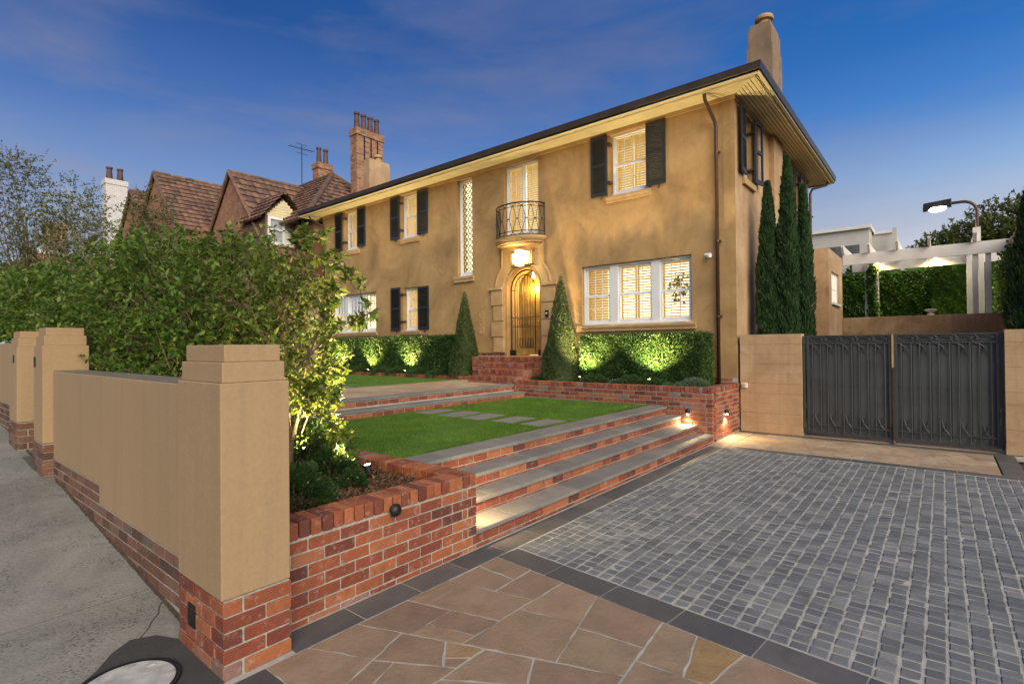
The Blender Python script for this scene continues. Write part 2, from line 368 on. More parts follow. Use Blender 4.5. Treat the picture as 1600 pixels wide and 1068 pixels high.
def f_(nt, b):
    t = nd(nt, 'ShaderNodeBsdfTransparent', {'Color': (.96, .97, .96)}); g = nd(nt, 'ShaderNodeBsdfGlossy', {'Roughness': .02})
    fr = nd(nt, 'ShaderNodeFresnel', {'IOR': 1.4}).outputs[0]; ms = nd(nt, 'ShaderNodeMixShader', {0: fr, 1: t.outputs[0], 2: g.outputs[0]})
    nt.links.new(ms.outputs[0], nt.nodes['Material Output'].inputs[0])
M_GLASS = mat('window_glass', f_)

# ------------------------------------------------------------------ lights in fixtures
def spot(parent, loc, target, watts, ang, col=(1, .72, .36), blend=.6, size=.04):
    d = bpy.data.lights.new('bulb', 'SPOT'); d.energy = watts; d.spot_size = R(ang); d.spot_blend = blend; d.color = col; d.shadow_soft_size = size
    o = bpy.data.objects.new('bulb', d); COL.objects.link(o); o.parent = parent
    o.location = Vector(loc) - local(parent)
    o.rotation_euler = (Vector(loc) - Vector(target)).to_track_quat('Z', 'Y').to_euler(); return o
def point(parent, loc, watts, col=(1, .72, .36), size=.06):
    d = bpy.data.lights.new('bulb', 'POINT'); d.energy = watts; d.color = col; d.shadow_soft_size = size
    o = bpy.data.objects.new('bulb', d); COL.objects.link(o); o.parent = parent; o.location = Vector(loc) - local(parent); return o

# =================================================================== brickwork
BH, BJ = .076, .010
def brick_face(mb, p0, d, n, L, z0, nc, s0=(0, 0), s1=(0, 0), bw=.23, depth=.10, ph=0, ztop=None):
    d = Vector((d[0], d[1], 0)); n = Vector((n[0], n[1], 0)); p0 = Vector((p0[0], p0[1], 0))
    for c in range(nc):
        z = z0 + c*(BH+BJ); k = (c + ph) % 2
        a, b = s0[k], L - s1[k]; x = a if any(s0) else a - (0 if k == 0 else .12)
        while x < b - .02:
            x1 = min(x + bw, b); xs = max(x, a)
            if b - x1 < .05: x1 = b
            if xs - a < .04 and xs > a: xs = a
            if x1 - xs > .03:
                w = x1 - xs; o = random.uniform(-.0015, .0025)
                c3 = p0 + d*((xs+x1)/2) + n*(o - depth/2) + Vector((0, 0, z + BH/2))
                mb.obox(c3, d*(w/2), n*(-depth/2), (0, 0, BH/2 - random.uniform(0, .0015)), .004, 0)
            x += bw + BJ
            if x1 == b: break
def brick_cap(mb, p0, d, n, L, ztop, depth=.23, h=.106, over=.004):
    """brick on edge cap: headers side by side, top at ztop"""
    d = Vector((d[0], d[1], 0)); n = Vector((n[0], n[1], 0)); p0 = Vector((p0[0], p0[1], 0))
    k = max(1, round(L/.086)); pitch = L/k
    for i in range(k):
        c = p0 + d*(pitch*(i+.5)) + n*(over - depth/2 + random.uniform(-.003, .003)) + Vector((0, 0, ztop - h/2 + random.uniform(-.002, .0015)))
        mb.obox(c, d*((pitch-.010)/2), n*(-depth/2), (0, 0, h/2), .005, 0)
Q0, Q1 = (0, .115), (.115, 0)     # quoin starts for the two faces of a corner

# =================================================================== ground and paving (the setting)
def sheet(name, polys, z, m, label=None, kind='structure'):
    mb = MB()
    for p in polys: mb.prism(p, z-.03, z, 0)
    o = mb.build(name, m); tag(o, kind=kind); return o
mb = MB(); mb.add([(-900,-900,-.10),(900,-900,-.10),(900,900,-.10),(-900,900,-.10)], [(0,1,2,3)])
tag(mb.build('ground', M_SOIL), kind='structure')
# footpath with its rise to the left
def zfoot(x):
    P = [(-60, 3.6), (-16, 1.0), (-9, .50), (-7.6, .40), (-3.6, .0), (20, .0)]
    for (a, za), (b, zb) in zip(P, P[1:]):
        if a <= x <= b: return za + (zb-za)*(x-a)/(b-a)
    return 0
mb = MB()
def pslab(mb, x0, x1, y0, y1, th=.08, g=.004, n=3, dz=0, mi=0):
    xs = [x0+g + (x1-x0-2*g)*i/n for i in range(n+1)]
    vs = []; fs = []
    for x in xs: z = zfoot(x)+dz; vs += [(x,y0+g,z),(x,y1-g,z),(x,y0+g,z-th),(x,y1-g,z-th)]
    for i in range(n):
        a = 4*i; fs += [(a,a+4,a+5,a+1),(a,a+2,a+6,a+4),(a+1,a+5,a+7,a+3)]
    fs += [(0,1,3,2),(4*n,4*n+2,4*n+3,4*n+1)]; mb.add(vs, fs, mi)
xj = [-3.30, -4.45, -5.65, -6.8, -8.0, -9.2, -10.5, -11.8, -13.1, -14.4, -15.7, -17, -19, -21, -24, -28, -34, -42]
for a, b in zip(xj[1:], xj[:-1]):
    for y0, y1 in ((-.55, 1.36), (-2.4, -.55)): pslab(mb, a, b, y0, y1, g=.008)
cr = [(-3.84, 1.05), (-3.93, 1.13), (-3.99, 1.16), (-4.06, 1.22), (-4.16, 1.26), (-4.22, 1.30)]
for (xa, ya), (xb, yb) in zip(cr, cr[1:]):
    vs = [(xa, ya-.003, zfoot(xa)+.003), (xb, yb-.003, zfoot(xb)+.003), (xb, yb+.004, zfoot(xb)+.003), (xa, ya+.004, zfoot(xa)+.003)]
    vs += [(x, y, z-.01) for x, y, z in vs]; mb.add(vs, [(0, 1, 2, 3), (0, 4, 5, 1), (3, 2, 6, 7)], 1)
tag(mb.build('footpath', [M_CONC, M_ASPH]), kind='structure')
mb = MB(); rnd = random.Random(77); x = -9.2
while x < -3.66:      # soil and moss gathered along the foot of the wall
    w = rnd.uniform(.04, .12); d = rnd.uniform(.002, .010); x1 = min(x+w, -3.66)
    if not (-8.2 < x < -7.6): mb.add([(x, 1.302, zfoot(x)+.02), (x1, 1.302, zfoot(x1)+.02), (x1, 1.29-d, zfoot(x1)+.003), (x, 1.29-d*.6, zfoot(x)+.003)], [(0, 1, 2, 3)])
    x = x1
tag(mb.build('soil_line', M_SOIL), kind='stuff')
mb = MB(); 
for a, b in zip(xj[1:], xj[:-1]): pslab(mb, a, b, -2.4, 1.36, g=0, dz=-.005, n=3)
pslab(mb, -42, 14, -2.4, 1.1, g=0, dz=-.030, n=60)
tag(mb.build('footpath_bed', M_ASPH), kind='structure')
mb = MB(); pslab(mb, -42, 14, -2.62, -2.405, th=.25, n=60, g=0); tag(mb.build('kerb', M_BLUE), kind='structure')
mb = MB(); pslab(mb, -42, 14, -12, -2.63, dz=-.12, n=60, g=0); tag(mb.build('road', M_ASPH), kind='structure')
# manhole in an asphalt patch
mb = MB()
for patch in ([(-3.60, 1.215), (-3.66, 1.215), (-3.80, 1.13), (-3.85, 1.01), (-3.78, .90), (-3.66, .80), (-3.60, .72)], [(-3.60, 1.215), (-3.60, .72), (-3.60, -.1), (-2.7, -.3), (-2.66, 1.16), (-3.02, 1.16), (-3.02, 1.215)]):
    vs = [(x, y, zfoot(x)+.014) for x, y in patch]; tri = tessellate_polygon([[Vector((x, y, 0)) for x, y in patch]])
    n = len(vs); vs += [(x, y, z-.03) for x, y, z in vs]; mb.add(vs, [t for t in tri] + [(i, (i+1) % n, (i+1) % n+n, i+n) for i in range(n)])
tag(mb.build('asphalt_patch', M_ASPH), kind='structure')
mh = thing('manhole_cover', 'round grey metal service cover set in the dark asphalt patch of the footpath', 'manhole cover', (-3.38, .87, .012))
mb = MB(); mb.lathe((-3.38, .87, .008), [(.25, -.02), (.25, .014), (.243, .018), (.232, .014)], 40); mb.build('rim', M_IRON, mh)
mb = MB(); mb.lathe((-3.38, .87, .010), [(.222, -.02), (.222, .012), (.214, .016)], 40)
for a in (0, 90, 180, 270): mb.obox((-3.38+.17*math.cos(R(a+35)), .87+.17*math.sin(R(a+35)), .027), (.02*math.cos(R(a)), .02*math.sin(R(a)), 0), (-.008*math.sin(R(a)), .008*math.cos(R(a)), 0), (0, 0, .003))
M_COVER = plain('cover_metal', (.42, .42, .41), .6, .1, 14, .3); mb.build('plate', M_COVER, mh, bevel=.002)

# --- polygon tools for crazy paving
def clip_half(poly, px, py, nx, ny, off=0):
    out = []
    for i in range(len(poly)):
        a, b = poly[i], poly[(i+1) % len(poly)]
        da = (a[0]-px)*nx + (a[1]-py)*ny - off; db = (b[0]-px)*nx + (b[1]-py)*ny - off
        if da >= 0: out.append(a)
        if (da >= 0) != (db >= 0): t = da/(da-db); out.append((a[0]+(b[0]-a[0])*t, a[1]+(b[1]-a[1])*t))
    return out
def area(p): return abs(sum(p[i][0]*p[(i+1) % len(p)][1] - p[(i+1) % len(p)][0]*p[i][1] for i in range(len(p))))/2
def crazy(poly, target, rnd, out):
    A = area(poly)
    if A < target*(rnd.uniform(.06, .4) if rnd.random() < .38 else rnd.uniform(.8, 2.2)): out.append(poly); return
    cx = sum(p[0] for p in poly)/len(poly); cy = sum(p[1] for p in poly)/len(poly)
    # cut roughly across the longest direction
    cand = None
    P = poly; 
    for _ in range(22):
        a0 = rnd.uniform(0, math.pi); qx = sum(p[0] for p in P)/len(P)+rnd.gauss(0, math.sqrt(A)*.16); qy = sum(p[1] for p in P)/len(P)+rnd.gauss(0, math.sqrt(A)*.16)
        A1 = clip_half(P, qx, qy, math.cos(a0), math.sin(a0)); A2 = clip_half(P, qx, qy, -math.cos(a0), -math.sin(a0))
        sc = 9
        for g_ in (A1, A2):
            if len(g_) < 4: sc = min(sc, -1 if len(g_) < 3 else .05); continue
            per = sum(math.dist(g_[i], g_[(i+1) % len(g_)]) for i in range(len(g_))); comp = area(g_)/(per*per)*16
            mn = 9
            for i in range(len(g_)):
                u = Vector(g_[i-1])-Vector(g_[i]); v = Vector(g_[(i+1) % len(g_)])-Vector(g_[i])
                if u.length > 1e-4 and v.length > 1e-4: mn = min(mn, u.angle(v))
            sc = min(sc, comp+.35*min(mn, 1.3))
        sc += rnd.uniform(0, .42)
        if cand is None or sc > cand[0]: cand = (sc, A1, A2)
    for q in cand[1:]:
        if len(q) > 2 and area(q) > .002: crazy(q, target, rnd, out)
    return
    best = max(((p, q) for p in poly for q in poly), key=lambda t: (t[0][0]-t[1][0])**2 + (t[0][1]-t[1][1])**2)
    dx, dy = best[1][0]-best[0][0], best[1][1]-best[0][1]; l = math.hypot(dx, dy); a = math.atan2(dy, dx) + rnd.gauss(0, .42)
    t = rnd.uniform(.3, .7) if rnd.random() < .8 else rnd.uniform(.18, .82)
    px, py = best[0][0]+dx*t, best[0][1]+dy*t
    nx, ny = math.cos(a), math.sin(a)
    p1 = clip_half(poly, px, py, nx, ny); p2 = clip_half(poly, px, py, -nx, -ny)
    for q in (p1, p2):
        if len(q) > 2 and area(q) > .004: crazy(q, target, rnd, out)
def shrink(poly, g):
    s = sum(poly[i][0]*poly[(i+1) % len(poly)][1] - poly[(i+1) % len(poly)][0]*poly[i][1] for i in range(len(poly)))
    if s < 0: poly = poly[::-1]
    q = poly
    for i in range(len(poly)):
        a, b = poly[i], poly[(i+1) % len(poly)]; dx, dy = b[0]-a[0], b[1]-a[1]; l = math.hypot(dx, dy)
        if l < 1e-6: continue
        q = clip_half(q, a[0], a[1], -dy/l, dx/l, g)
        if len(q) < 3: return []
    return q
def jag(poly, rnd, step=.07, amp=.0035):
    out = []
    for i in range(len(poly)):
        a, b = poly[i], poly[(i+1) % len(poly)]; l = math.hypot(b[0]-a[0], b[1]-a[1]); k = max(1, int(l/step))
        nx, ny = (-(b[1]-a[1])/max(l, 1e-6), (b[0]-a[0])/max(l, 1e-6))
        for j in range(k):
            t = j/k; o = rnd.gauss(0, amp) if j else 0
            out.append((a[0]+(b[0]-a[0])*t+nx*o, a[1]+(b[1]-a[1])*t+ny*o))
    return out
def crazy_paving(name, region, z, target, m, seed, g=.006, extra=None):
    rnd = random.Random(seed); polys = []; 
    random.seed(seed); crazy(region, target, rnd, polys)
    mb = MB(); mb.prism(region, z-.05, z-.0025, 1)
    for p in polys:
        q = shrink(p, g*rnd.uniform(.7, 1.5))
        if len(q) < 3 or area(q) < .002: continue
        q = jag(q, rnd)
        q2 = shrink(q, .004) if False else q
        dz = rnd.uniform(-.0015, .0015)
        mb.prism(q2, z-.03, z+dz, 0)
    o = mb.build(name, [m, M_GROUT]); tag(o, kind='structure'); return o
STRIP = lambda x: 3.42 - .095*(x+2.96)
crazy_paving('sandstone_paving', [(-2.98, 1.42), (6.5, 1.42), (6.5, STRIP(6.5)), (-2.98, STRIP(-2.98))], .0, .19, M_SAND, 34, g=.006)
mb = MB()
def tiles(mb, p0, p1, w, tl, z, gap=.004, side=1, jit=0):
    p0 = Vector((p0[0], p0[1], 0)); p1 = Vector((p1[0], p1[1], 0)); d = p1-p0; L = d.length; d.normalize(); n = Vector((-d.y, d.x, 0))*side
    k = max(1, round(L/tl)); t = L/k
    for i in range(k): mb.obox(p0 + d*(t*(i+.5)) + n*(w/2) + Vector((0, 0, z-.015)), d*(t/2-gap), n*(w/2-gap*.6), (0, 0, .015), .002, 0)
tiles(mb, (-2.98, 1.6), (-2.98, 9.46), .25, .5, .002)
tiles(mb, (-2.98, STRIP(-2.98)), (6.5, STRIP(6.5)), .25, .54, .002, gap=.004)
tiles(mb, (-2.98, 1.17), (6.5, 1.17), .25, .5, .002)
tiles(mb, (-2.98, 9.46), (4.5, 9.46), .21, .6, .002)
tiles(mb, (.62, 9.68), (.62, 11.33), .24, .6, .002, side=-1)
tiles(mb, (-3.3, 11.33), (.86, 11.33), .20, .6, .002)
mb.box((-3.26, 1.18, -.06), (6.5, 1.45, -.0015), 1); mb.box((-3.26, 1.45, -.06), (-2.97, 11.5, -.0015), 1)
mb.prism([(-2.97, STRIP(-2.98)-.01), (6.5, STRIP(6.5)-.01), (6.5, STRIP(6.5)+.27), (-2.97, STRIP(-2.98)+.27)], -.06, -.0022, 1)
mb.box((-2.96, 9.44, -.06), (4.5, 9.70, -.0015), 1); mb.box((-3.0, 11.3, -.06), (1.0, 11.62, -.012), 1)
tag(mb.build('bluestone_border', [M_BLUE, M_GROUT]), kind='structure')
crazy_paving('sandstone_apron', [(-2.96, 9.69), (.60, 9.69), (.60, 11.32), (-2.96, 11.32)], .0, .2, M_SANDPALE, 5, g=.0035)
mb = MB(); mb.box((-3.28, 9.50, -.05), (-2.97, 11.4, .001)); tag(mb.build('apron_edge', M_SANDPALE), kind='structure')
# setts
mb = MB(); rnd = random.Random(3); vs = []; 
mb.prism([(-2.96, STRIP(-2.98)+.255), (6.5, STRIP(6.5)+.255), (6.5, 9.45), (-2.96, 9.45)], -.06, -.0042, 1)
x = -2.965; pit = .106
while x < 6.3:
    y = STRIP(x) + .262; wj = pit
    while y < 9.40:
        l = rnd.uniform(.092, .112)
        if y + l > 9.44: l = 9.44 - y
        if l > .03:
            a = rnd.gauss(0, .03); cx = x + pit/2 + rnd.gauss(0, .0012); cy = y + l/2
            ca, sa = math.cos(a), math.sin(a); hx = (pit-.009)/2 - rnd.uniform(0, .005); hy = (l-.011)/2 - rnd.uniform(0, .003)
            if hy > .01:
                tz = rnd.gauss(0, .0018); tl = rnd.gauss(0, .018), rnd.gauss(0, .018)
                pts = [(-1,-1),(1,-1),(1,1),(-1,1)]
                def q(i, j, s, z): 
                    u = i*hx*s*(1+rnd.gauss(0, .03)); v = j*hy*s*(1+rnd.gauss(0, .03)); return (cx+ca*u-sa*v, cy+sa*u+ca*v, z+tz+tl[0]*u+tl[1]*v)
                b0 = [q(i, j, 1.0, -.022) for i, j in pts]; b1 = [q(i, j, .985, -.003) for i, j in pts]; b2 = [q(i, j, .91, .0012) for i, j in pts]
                mb.add(b0+b1+b2, [(0,1,5,4),(1,2,6,5),(2,3,7,6),(3,0,4,7),(4,5,9,8),(5,6,10,9),(6,7,11,10),(7,4,8,11),(8,9,10,11)], 0)
        y += l
    x += pit
tag(mb.build('cobble_paving', [M_COBBLE, M_GROUT]), kind='structure')

# =================================================================== front boundary wall
def tiers(mb, x0, x1, y0, y1, z0, zs, ins=.018, mi=0):
    """body then inset tiers; zs are the tops"""
    z = z0
    for i, zt in enumerate(zs):
        k = ins*i; mb.box((x0+k, y0+k, z), (x1-k, y1-k, zt), mi); z = zt
fw = thing('boundary_wall', 'tan rendered front wall between two stepped pillars on a weathered brick base, nearest stretch', 'wall', (-5.5, 1.3, 0))
mb = MB(); tiers(mb, -3.665, -3.04, 1.21, 1.60, .43, [1.612, 1.727, 1.825]); mb.build('pillar', M_FENCE, fw, bevel=.006)
mb = MB(); tiers(mb, -8.14, -7.66, 1.21, 1.62, .78, [1.86, 1.97, 2.06])
mb.build('pillar', M_FENCE, fw, bevel=.006)
mb = MB(); mb.box((-8.105, 1.202, 1.62), (-8.02, 1.2095, 1.735)); mb.build('number_plate', M_IRON, fw, bevel=.003)
mb = MB()
mb.prism([(-7.665, .605), (-5.83, .605), (-5.83, .432), (-3.66, .432), (-3.66, 1.575), (-7.665, 1.575)], 1.30, 1.58, 0, 'Y')
mb.build('rendered_panel', M_FENCE, fw, bevel=.008)
mb = MB(); mb.prism([(-7.66, 1.576), (-3.662, 1.576), (-3.662, 1.581), (-7.66, 1.581)], 1.306, 1.574, 0, 'Y'); mb.build('top_skim', M_FENCETOP, fw)
mb = MB()
brick_face(mb, (-3.665, 1.219-.006), (1, 0), (0, -1), .64, .002, 5, s1=Q0, ph=0)
brick_face(mb, (-3.025, 1.213), (0, 1), (1, 0), .385, .002, 5, s0=Q1)
mb.box((-3.655, 1.222, -.1), (-3.034, 1.59, .428), 1)
mb.build('brick_base', [M_BRICK, M_MORTAR], fw)
mb = MB()
brick_face(mb, (-7.66, 1.30), (1, 0), (0, -1), 3.99, .088, 4)
brick_face(mb, (-7.66, 1.30), (1, 0), (0, -1), 1.83, .432, 2)
brick_face(mb, (-3.67, 1.225), (-1, 0), (0, -1), .20, -.084, 1)
mb.box((-7.655, 1.306, -.1), (-5.832, 1.57, .603), 1); mb.box((-5.832, 1.306, -.1), (-3.67, 1.57, .430), 1)
brick_face(mb, (-8.16, 1.205), (1, 0), (0, -1), .52, .26, 6, s1=Q0); brick_face(mb, (-7.64, 1.205), (0, 1), (1, 0), .42, .26, 6, s0=Q1)
brick_face(mb, (-8.16, 1.62), (0, -1), (-1, 0), .41, .26, 6)
mb.box((-8.15, 1.215, .1), (-7.65, 1.61, .775), 1)
mb.box((-3.50, 1.204, .17), (-3.40, 1.2105, .30), 2)
mb.build('brick_base', [M_BRICKOLD, M_MORTAR, M_IRON], fw)
fw2 = thing('boundary_wall', 'tan rendered front wall with a stepped pillar beyond the pedestrian gap', 'wall', (-12, 1.3, .4))
mb = MB(); tiers(mb, -9.80, -9.24, 1.21, 1.62, .88, [1.86, 1.97, 2.06]); mb.build('pillar', M_FENCE, fw2, bevel=.006)
mb = MB(); mb.box((-18, 1.30, 1.03), (-9.79, 1.58, 1.92)); mb.build('rendered_panel', M_FENCE, fw2, bevel=.008)
mb = MB(); mb.box((-9.50, 1.203, 1.65), (-9.42, 1.2095, 1.75)); mb.build('intercom', M_IRON, fw2, bevel=.003)
mb = MB()
brick_face(mb, (-9.81, 1.205), (1, 0), (0, -1), .59, .362, 6, s1=Q0); brick_face(mb, (-9.22, 1.205), (0, 1), (1, 0), .42, .362, 6, s0=Q1)
mb.box((-9.80, 1.215, .2), (-9.23, 1.61, .874), 1)
brick_face(mb, (-18, 1.30), (1, 0), (0, -1), 8.2, .51, 6); mb.box((-18, 1.306, .2), (-9.8, 1.57, 1.028), 1)
mb.build('brick_base', [M_BRICKOLD, M_MORTAR], fw2)
mb = MB(); mb.box((-9.25, 1.2, .3), (-8.12, 1.7, .49)); tag(mb.build('gateway_threshold', M_BLUE), kind='structure')

# =================================================================== brick planter at the drive
pw = thing('brick_planter', 'low red brick planter wall with a brick on edge cap, nearest the camera', 'planter', (-3.4, 2.5, 0))
mb = MB(); XW = -3.25
brick_face(mb, (XW, 1.60), (0, 1), (1, 0), 1.85, -.045, 7, s1=Q1)
brick_face(mb, (XW, 3.45), (-1, 0), (0, 1), 1.1, -.045, 7, s0=Q0)
brick_cap(mb, (XW, 1.60), (0, 1), (1, 0), 1.85, .672)
brick_cap(mb, (XW-.235, 3.45), (-1, 0), (0, 1), 3.4, .672)
mb.box((XW-.22, 1.58, -.1), (XW-.006, 3.444, .568), 1); mb.box((-6.9, 3.225, -.1), (XW-.2, 3.444, .568), 1)
mb.build('brickwork', [M_BRICK, M_MORTAR], pw)
mb = MB(); mb.box((-8.0, 1.58, -.05), (-3.47, 3.23, .575)); tag(mb.build('planter_soil', M_SOIL), kind='structure')
def chips(name, x0, x1, y0, y1, z, n, seed):
    r = np.random.default_rng(seed); c = np.stack([r.uniform(x0, x1, n), r.uniform(y0, y1, n), z + r.uniform(0, .022, n)], 1)
    a = r.uniform(0, 2*np.pi, n); l = r.uniform(.008, .035, n); w = r.uniform(.003, .009, n); t = r.normal(0, .45, n)
    u = np.stack([np.cos(a)*np.cos(t), np.sin(a)*np.cos(t), np.sin(t)], 1)*l[:, None]
    v = np.stack([-np.sin(a), np.cos(a), r.normal(0, .4, n)], 1)*w[:, None]
    h = np.array([0, 0, .004])
    V = np.stack([c-u-v, c+u-v, c+u+v, c-u+v, c+h*1.5], 1).reshape(-1, 3); b = np.arange(n)[:, None]*5
    F = np.concatenate([b+[0, 1, 4], b+[1, 2, 4], b+[2, 3, 4], b+[3, 0, 4]])
    o = obj(name, fast_mesh(V, F), M_MULCH); tag(o, kind='stuff'); return o
chips('bark_mulch', -6.2, -3.49, 1.62, 3.21, .578, 14000, 4)

# =================================================================== steps to the lawn
st = thing('garden_steps', 'four wide bluestone treads with red brick risers climbing to the lawn', 'steps', (-3.9, 6.6, 0))
NX, NZ = (-3.27, -3.57, -3.87, -4.17), (.148, .298, .448, .603)
for i, (x, z) in enumerate(zip(NX, NZ)):
    y0 = 3.455; wd = .335 if i < 3 else .38
    mb = MB(); k = 11; t = (9.855-y0)/k
    for j in range(k): mb.obox((x-wd/2, y0+t*(j+.5), z-.019), (wd/2, 0, 0), (0, t/2-.0015, 0), (0, 0, .019), .004, 0)
    mb.build('tread', M_TREAD, st)
    mb = MB(); brick_face(mb, (x-.022, y0), (0, 1), (1, 0), 9.855-y0, z-.038-.176, 2, ph=i)
    mb.box((x-.32, y0, -.1), (x-.030, 9.855, z-.039), 1); mb.build('riser', [M_BRICK, M_MORTAR], st)
# lawn
LZ = .598
mb = MB(); mb.box((-7.68, 3.455, .3), (-4.55, 9.85, LZ)); mb.box((-8.1, 1.58, .2), (-7.68, 9.85, LZ-.01)); tag(mb.build('lawn_turf', M_TURF), kind='structure')
def grass(name, x0, x1, y0, y1, z, n, h, seed, skip=()):
    r = np.random.default_rng(seed); x = r.uniform(x0, x1, n); y = r.uniform(y0, y1, n); ok = np.ones(n, bool)
    for (a, b, c, d) in skip: ok &= ~((x > a) & (x < b) & (y > c) & (y < d))
    x = x[ok]; y = y[ok]; n = len(x); a = r.uniform(0, 2*np.pi, n); w = r.uniform(.002, .0045, n)
    hh = h*r.uniform(.5, 1.25, n)*(1+.25*np.sin(x*3.1+y*1.7)); lean = r.normal(0, .5, (n, 2))
    c = np.stack([x, y, np.full(n, z-.003)], 1); s = np.stack([np.cos(a)*w, np.sin(a)*w, np.zeros(n)], 1)
    tip = c + np.stack([lean[:, 0]*hh, lean[:, 1]*hh, hh], 1)
    V = np.stack([c-s, c+s, tip], 1).reshape(-1, 3); F = np.arange(n*3).reshape(-1, 3)
    o = obj(name, fast_mesh(V, F), M_BLADE); tag(o, kind='stuff'); return o
grass('grass', -4.62, -4.53, 3.46, 9.85, LZ+.003, 5200, .034, 13); grass('grass', -7.68, -4.6, 3.45, 3.52, LZ, 2500, .035, 14)
SX = (-7.33, -6.72, -6.12, -5.45, -4.85)
skips = [(x-.225, x+.225, 6.35, 7.07) for x in SX]
grass('grass', -7.68, -4.555, 3.46, 9.85, LZ, 190000, .022, 11, skips)
lbl = ['first stepping stone of the lawn, nearest the two path steps', 'second stepping stone from the path steps across the lawn', 'middle stepping stone of the five in the lawn', 'fourth stepping stone from the path steps across the lawn', 'last stepping stone in the lawn, nearest the wide garden steps']
base = None
for x, l in zip(SX, lbl):
    if base is None:
        mb = MB(); mb.obox((0, 0, 0), (.225, 0, 0), (0, .355, 0), (0, 0, .02), .004); base = mb.build('stepping_stone', M_TREAD); o = base
    else: o = base.copy(); COL.objects.link(o)
    o.location = (x, 6.71, LZ-.012); tag(o, l, 'stepping stone', 'stepping stones in the lawn')

# =================================================================== raised garden path and its two steps
mb = MB(); mb.box((-10.42, 1.6, .3), (-8.2, 10.85, .885), 0); tag(mb.build('path_base', M_GROUT), kind='structure')
mb = MB(); rnd = random.Random(9); y = 1.62
while y < 10.6:
    d = rnd.choice([.4, .55, .7]); x = -10.41
    while x < -8.28:
        w = min(rnd.choice([.4, .6, .8]), -8.27-x)
        if w > .1: mb.obox((x+w/2, y+min(d, 10.8-y)/2, .885), (w/2-.004, 0, 0), (0, min(d, 10.8-y)/2-.004, 0), (0, 0, .01), .002)
        x += w
    y += d
tag(mb.build('garden_path', M_SANDPALE), kind='structure')
ps = thing('path_steps', 'two long bluestone steps edging the raised sandstone path along the lawn', 'steps', (-7.9, 6, .6))
for i, (x, z, wd) in enumerate(((-7.66, .735, .33), (-7.965, .897, .30))):
    mb = MB(); k = 14; y0 = 1.7; y1 = 9.852; t = (y1-y0)/k
    for j in range(k): mb.obox((x-wd/2, y0+t*(j+.5), z-.018), (wd/2, 0, 0), (0, t/2-.0015, 0), (0, 0, .018), .004)
    mb.build('tread', M_TREAD, ps)
    mb = MB(); brick_face(mb, (x-.02, y0), (0, 1), (1, 0), y1-y0, z-.036-.098-(.0 if i else .0), 1, ph=i) if True else None
    mb.box((x-.25, y0, .4), (x-.026, y1, z-.037), 1); mb.build('riser', [M_BRICK, M_MORTAR], ps)
mb = MB(); mb.box((-19.2, 1.6, .3), (-10.42, 10.5, .885)); tag(mb.build('upper_lawn_turf', M_TURF), kind='structure')
grass('grass', -19.0, -10.45, 3.2, 10.45, .885, 90000, .03, 12, [(-11.4, -10.6, 5.2, 7.6)])
for (x, y, l) in ((-11.0, 5.75, 'paving stone in the upper lawn, the one nearer the street'), (-11.0, 6.75, 'paving stone in the upper lawn, the one nearer the house')):
    mb = MB(); mb.obox((x, y, .885), (.36, 0, 0), (0, .36, 0), (0, 0, .018), .004)
    tag(mb.build('stepping_stone', M_TREAD), l, 'stepping stone')

# =================================================================== raised bed in front of the house
YB = 9.86
bed = thing('raised_garden_bed', 'long red brick raised bed with a brick on edge cap under the wide window', 'garden bed', (-5.6, 10, 0))
mb = MB()
brick_face(mb, (-7.98, YB), (1, 0), (0, -1), 4.68, .023, 10, s1=Q0, ph=1)
brick_face(mb, (-3.30, YB), (0, 1), (1, 0), 1.68, .023, 10, s0=Q1, ph=1)
brick_cap(mb, (-7.98, YB), (1, 0), (0, -1), 4.68, .995, .22)
brick_cap(mb, (-3.30, YB+.225), (0, 1), (1, 0), 1.455, .995, .22)
brick_face(mb, (-7.98, YB+.95), (0, -1), (-1, 0), .95, .9, 1)
mb.box((-7.97, YB+.006, -.1), (-3.306, YB+.21, .888), 1); mb.box((-3.51, YB+.1, -.1), (-3.306, 11.54, .888), 1)
mb.box((-7.97, YB+.1, .3), (-7.78, 11.0, .985), 1)
mb.build('brickwork', [M_BRICK, M_MORTAR], bed)
mb = MB(); mb.box((-7.9, 10.05, .2), (-3.5, 11.55, .93)); tag(mb.build('bed_soil', M_SOIL), kind='structure')
wb = thing('brick_edging', 'low brick on edge kerb along the west hedge bed', 'edging', (-15, 10.5, .9))
mb = MB(); brick_cap(mb, (-19.2, 10.5), (1, 0), (0, -1), 8.4, .985, .11, .10); brick_cap(mb, (-10.8, 10.5), (1, .0), (0, -1), 1.2, .99, .22, .10)
mb.box((-19.2, 10.506, .6), (-9.5, 10.6, .88), 1); mb.build('brickwork', [M_BRICK, M_MORTAR], wb)
mb = MB(); mb.box((-19.2, 10.6, .3), (-10.2, 11.55, .93)); tag(mb.build('west_bed_soil', M_SOIL), kind='structure')

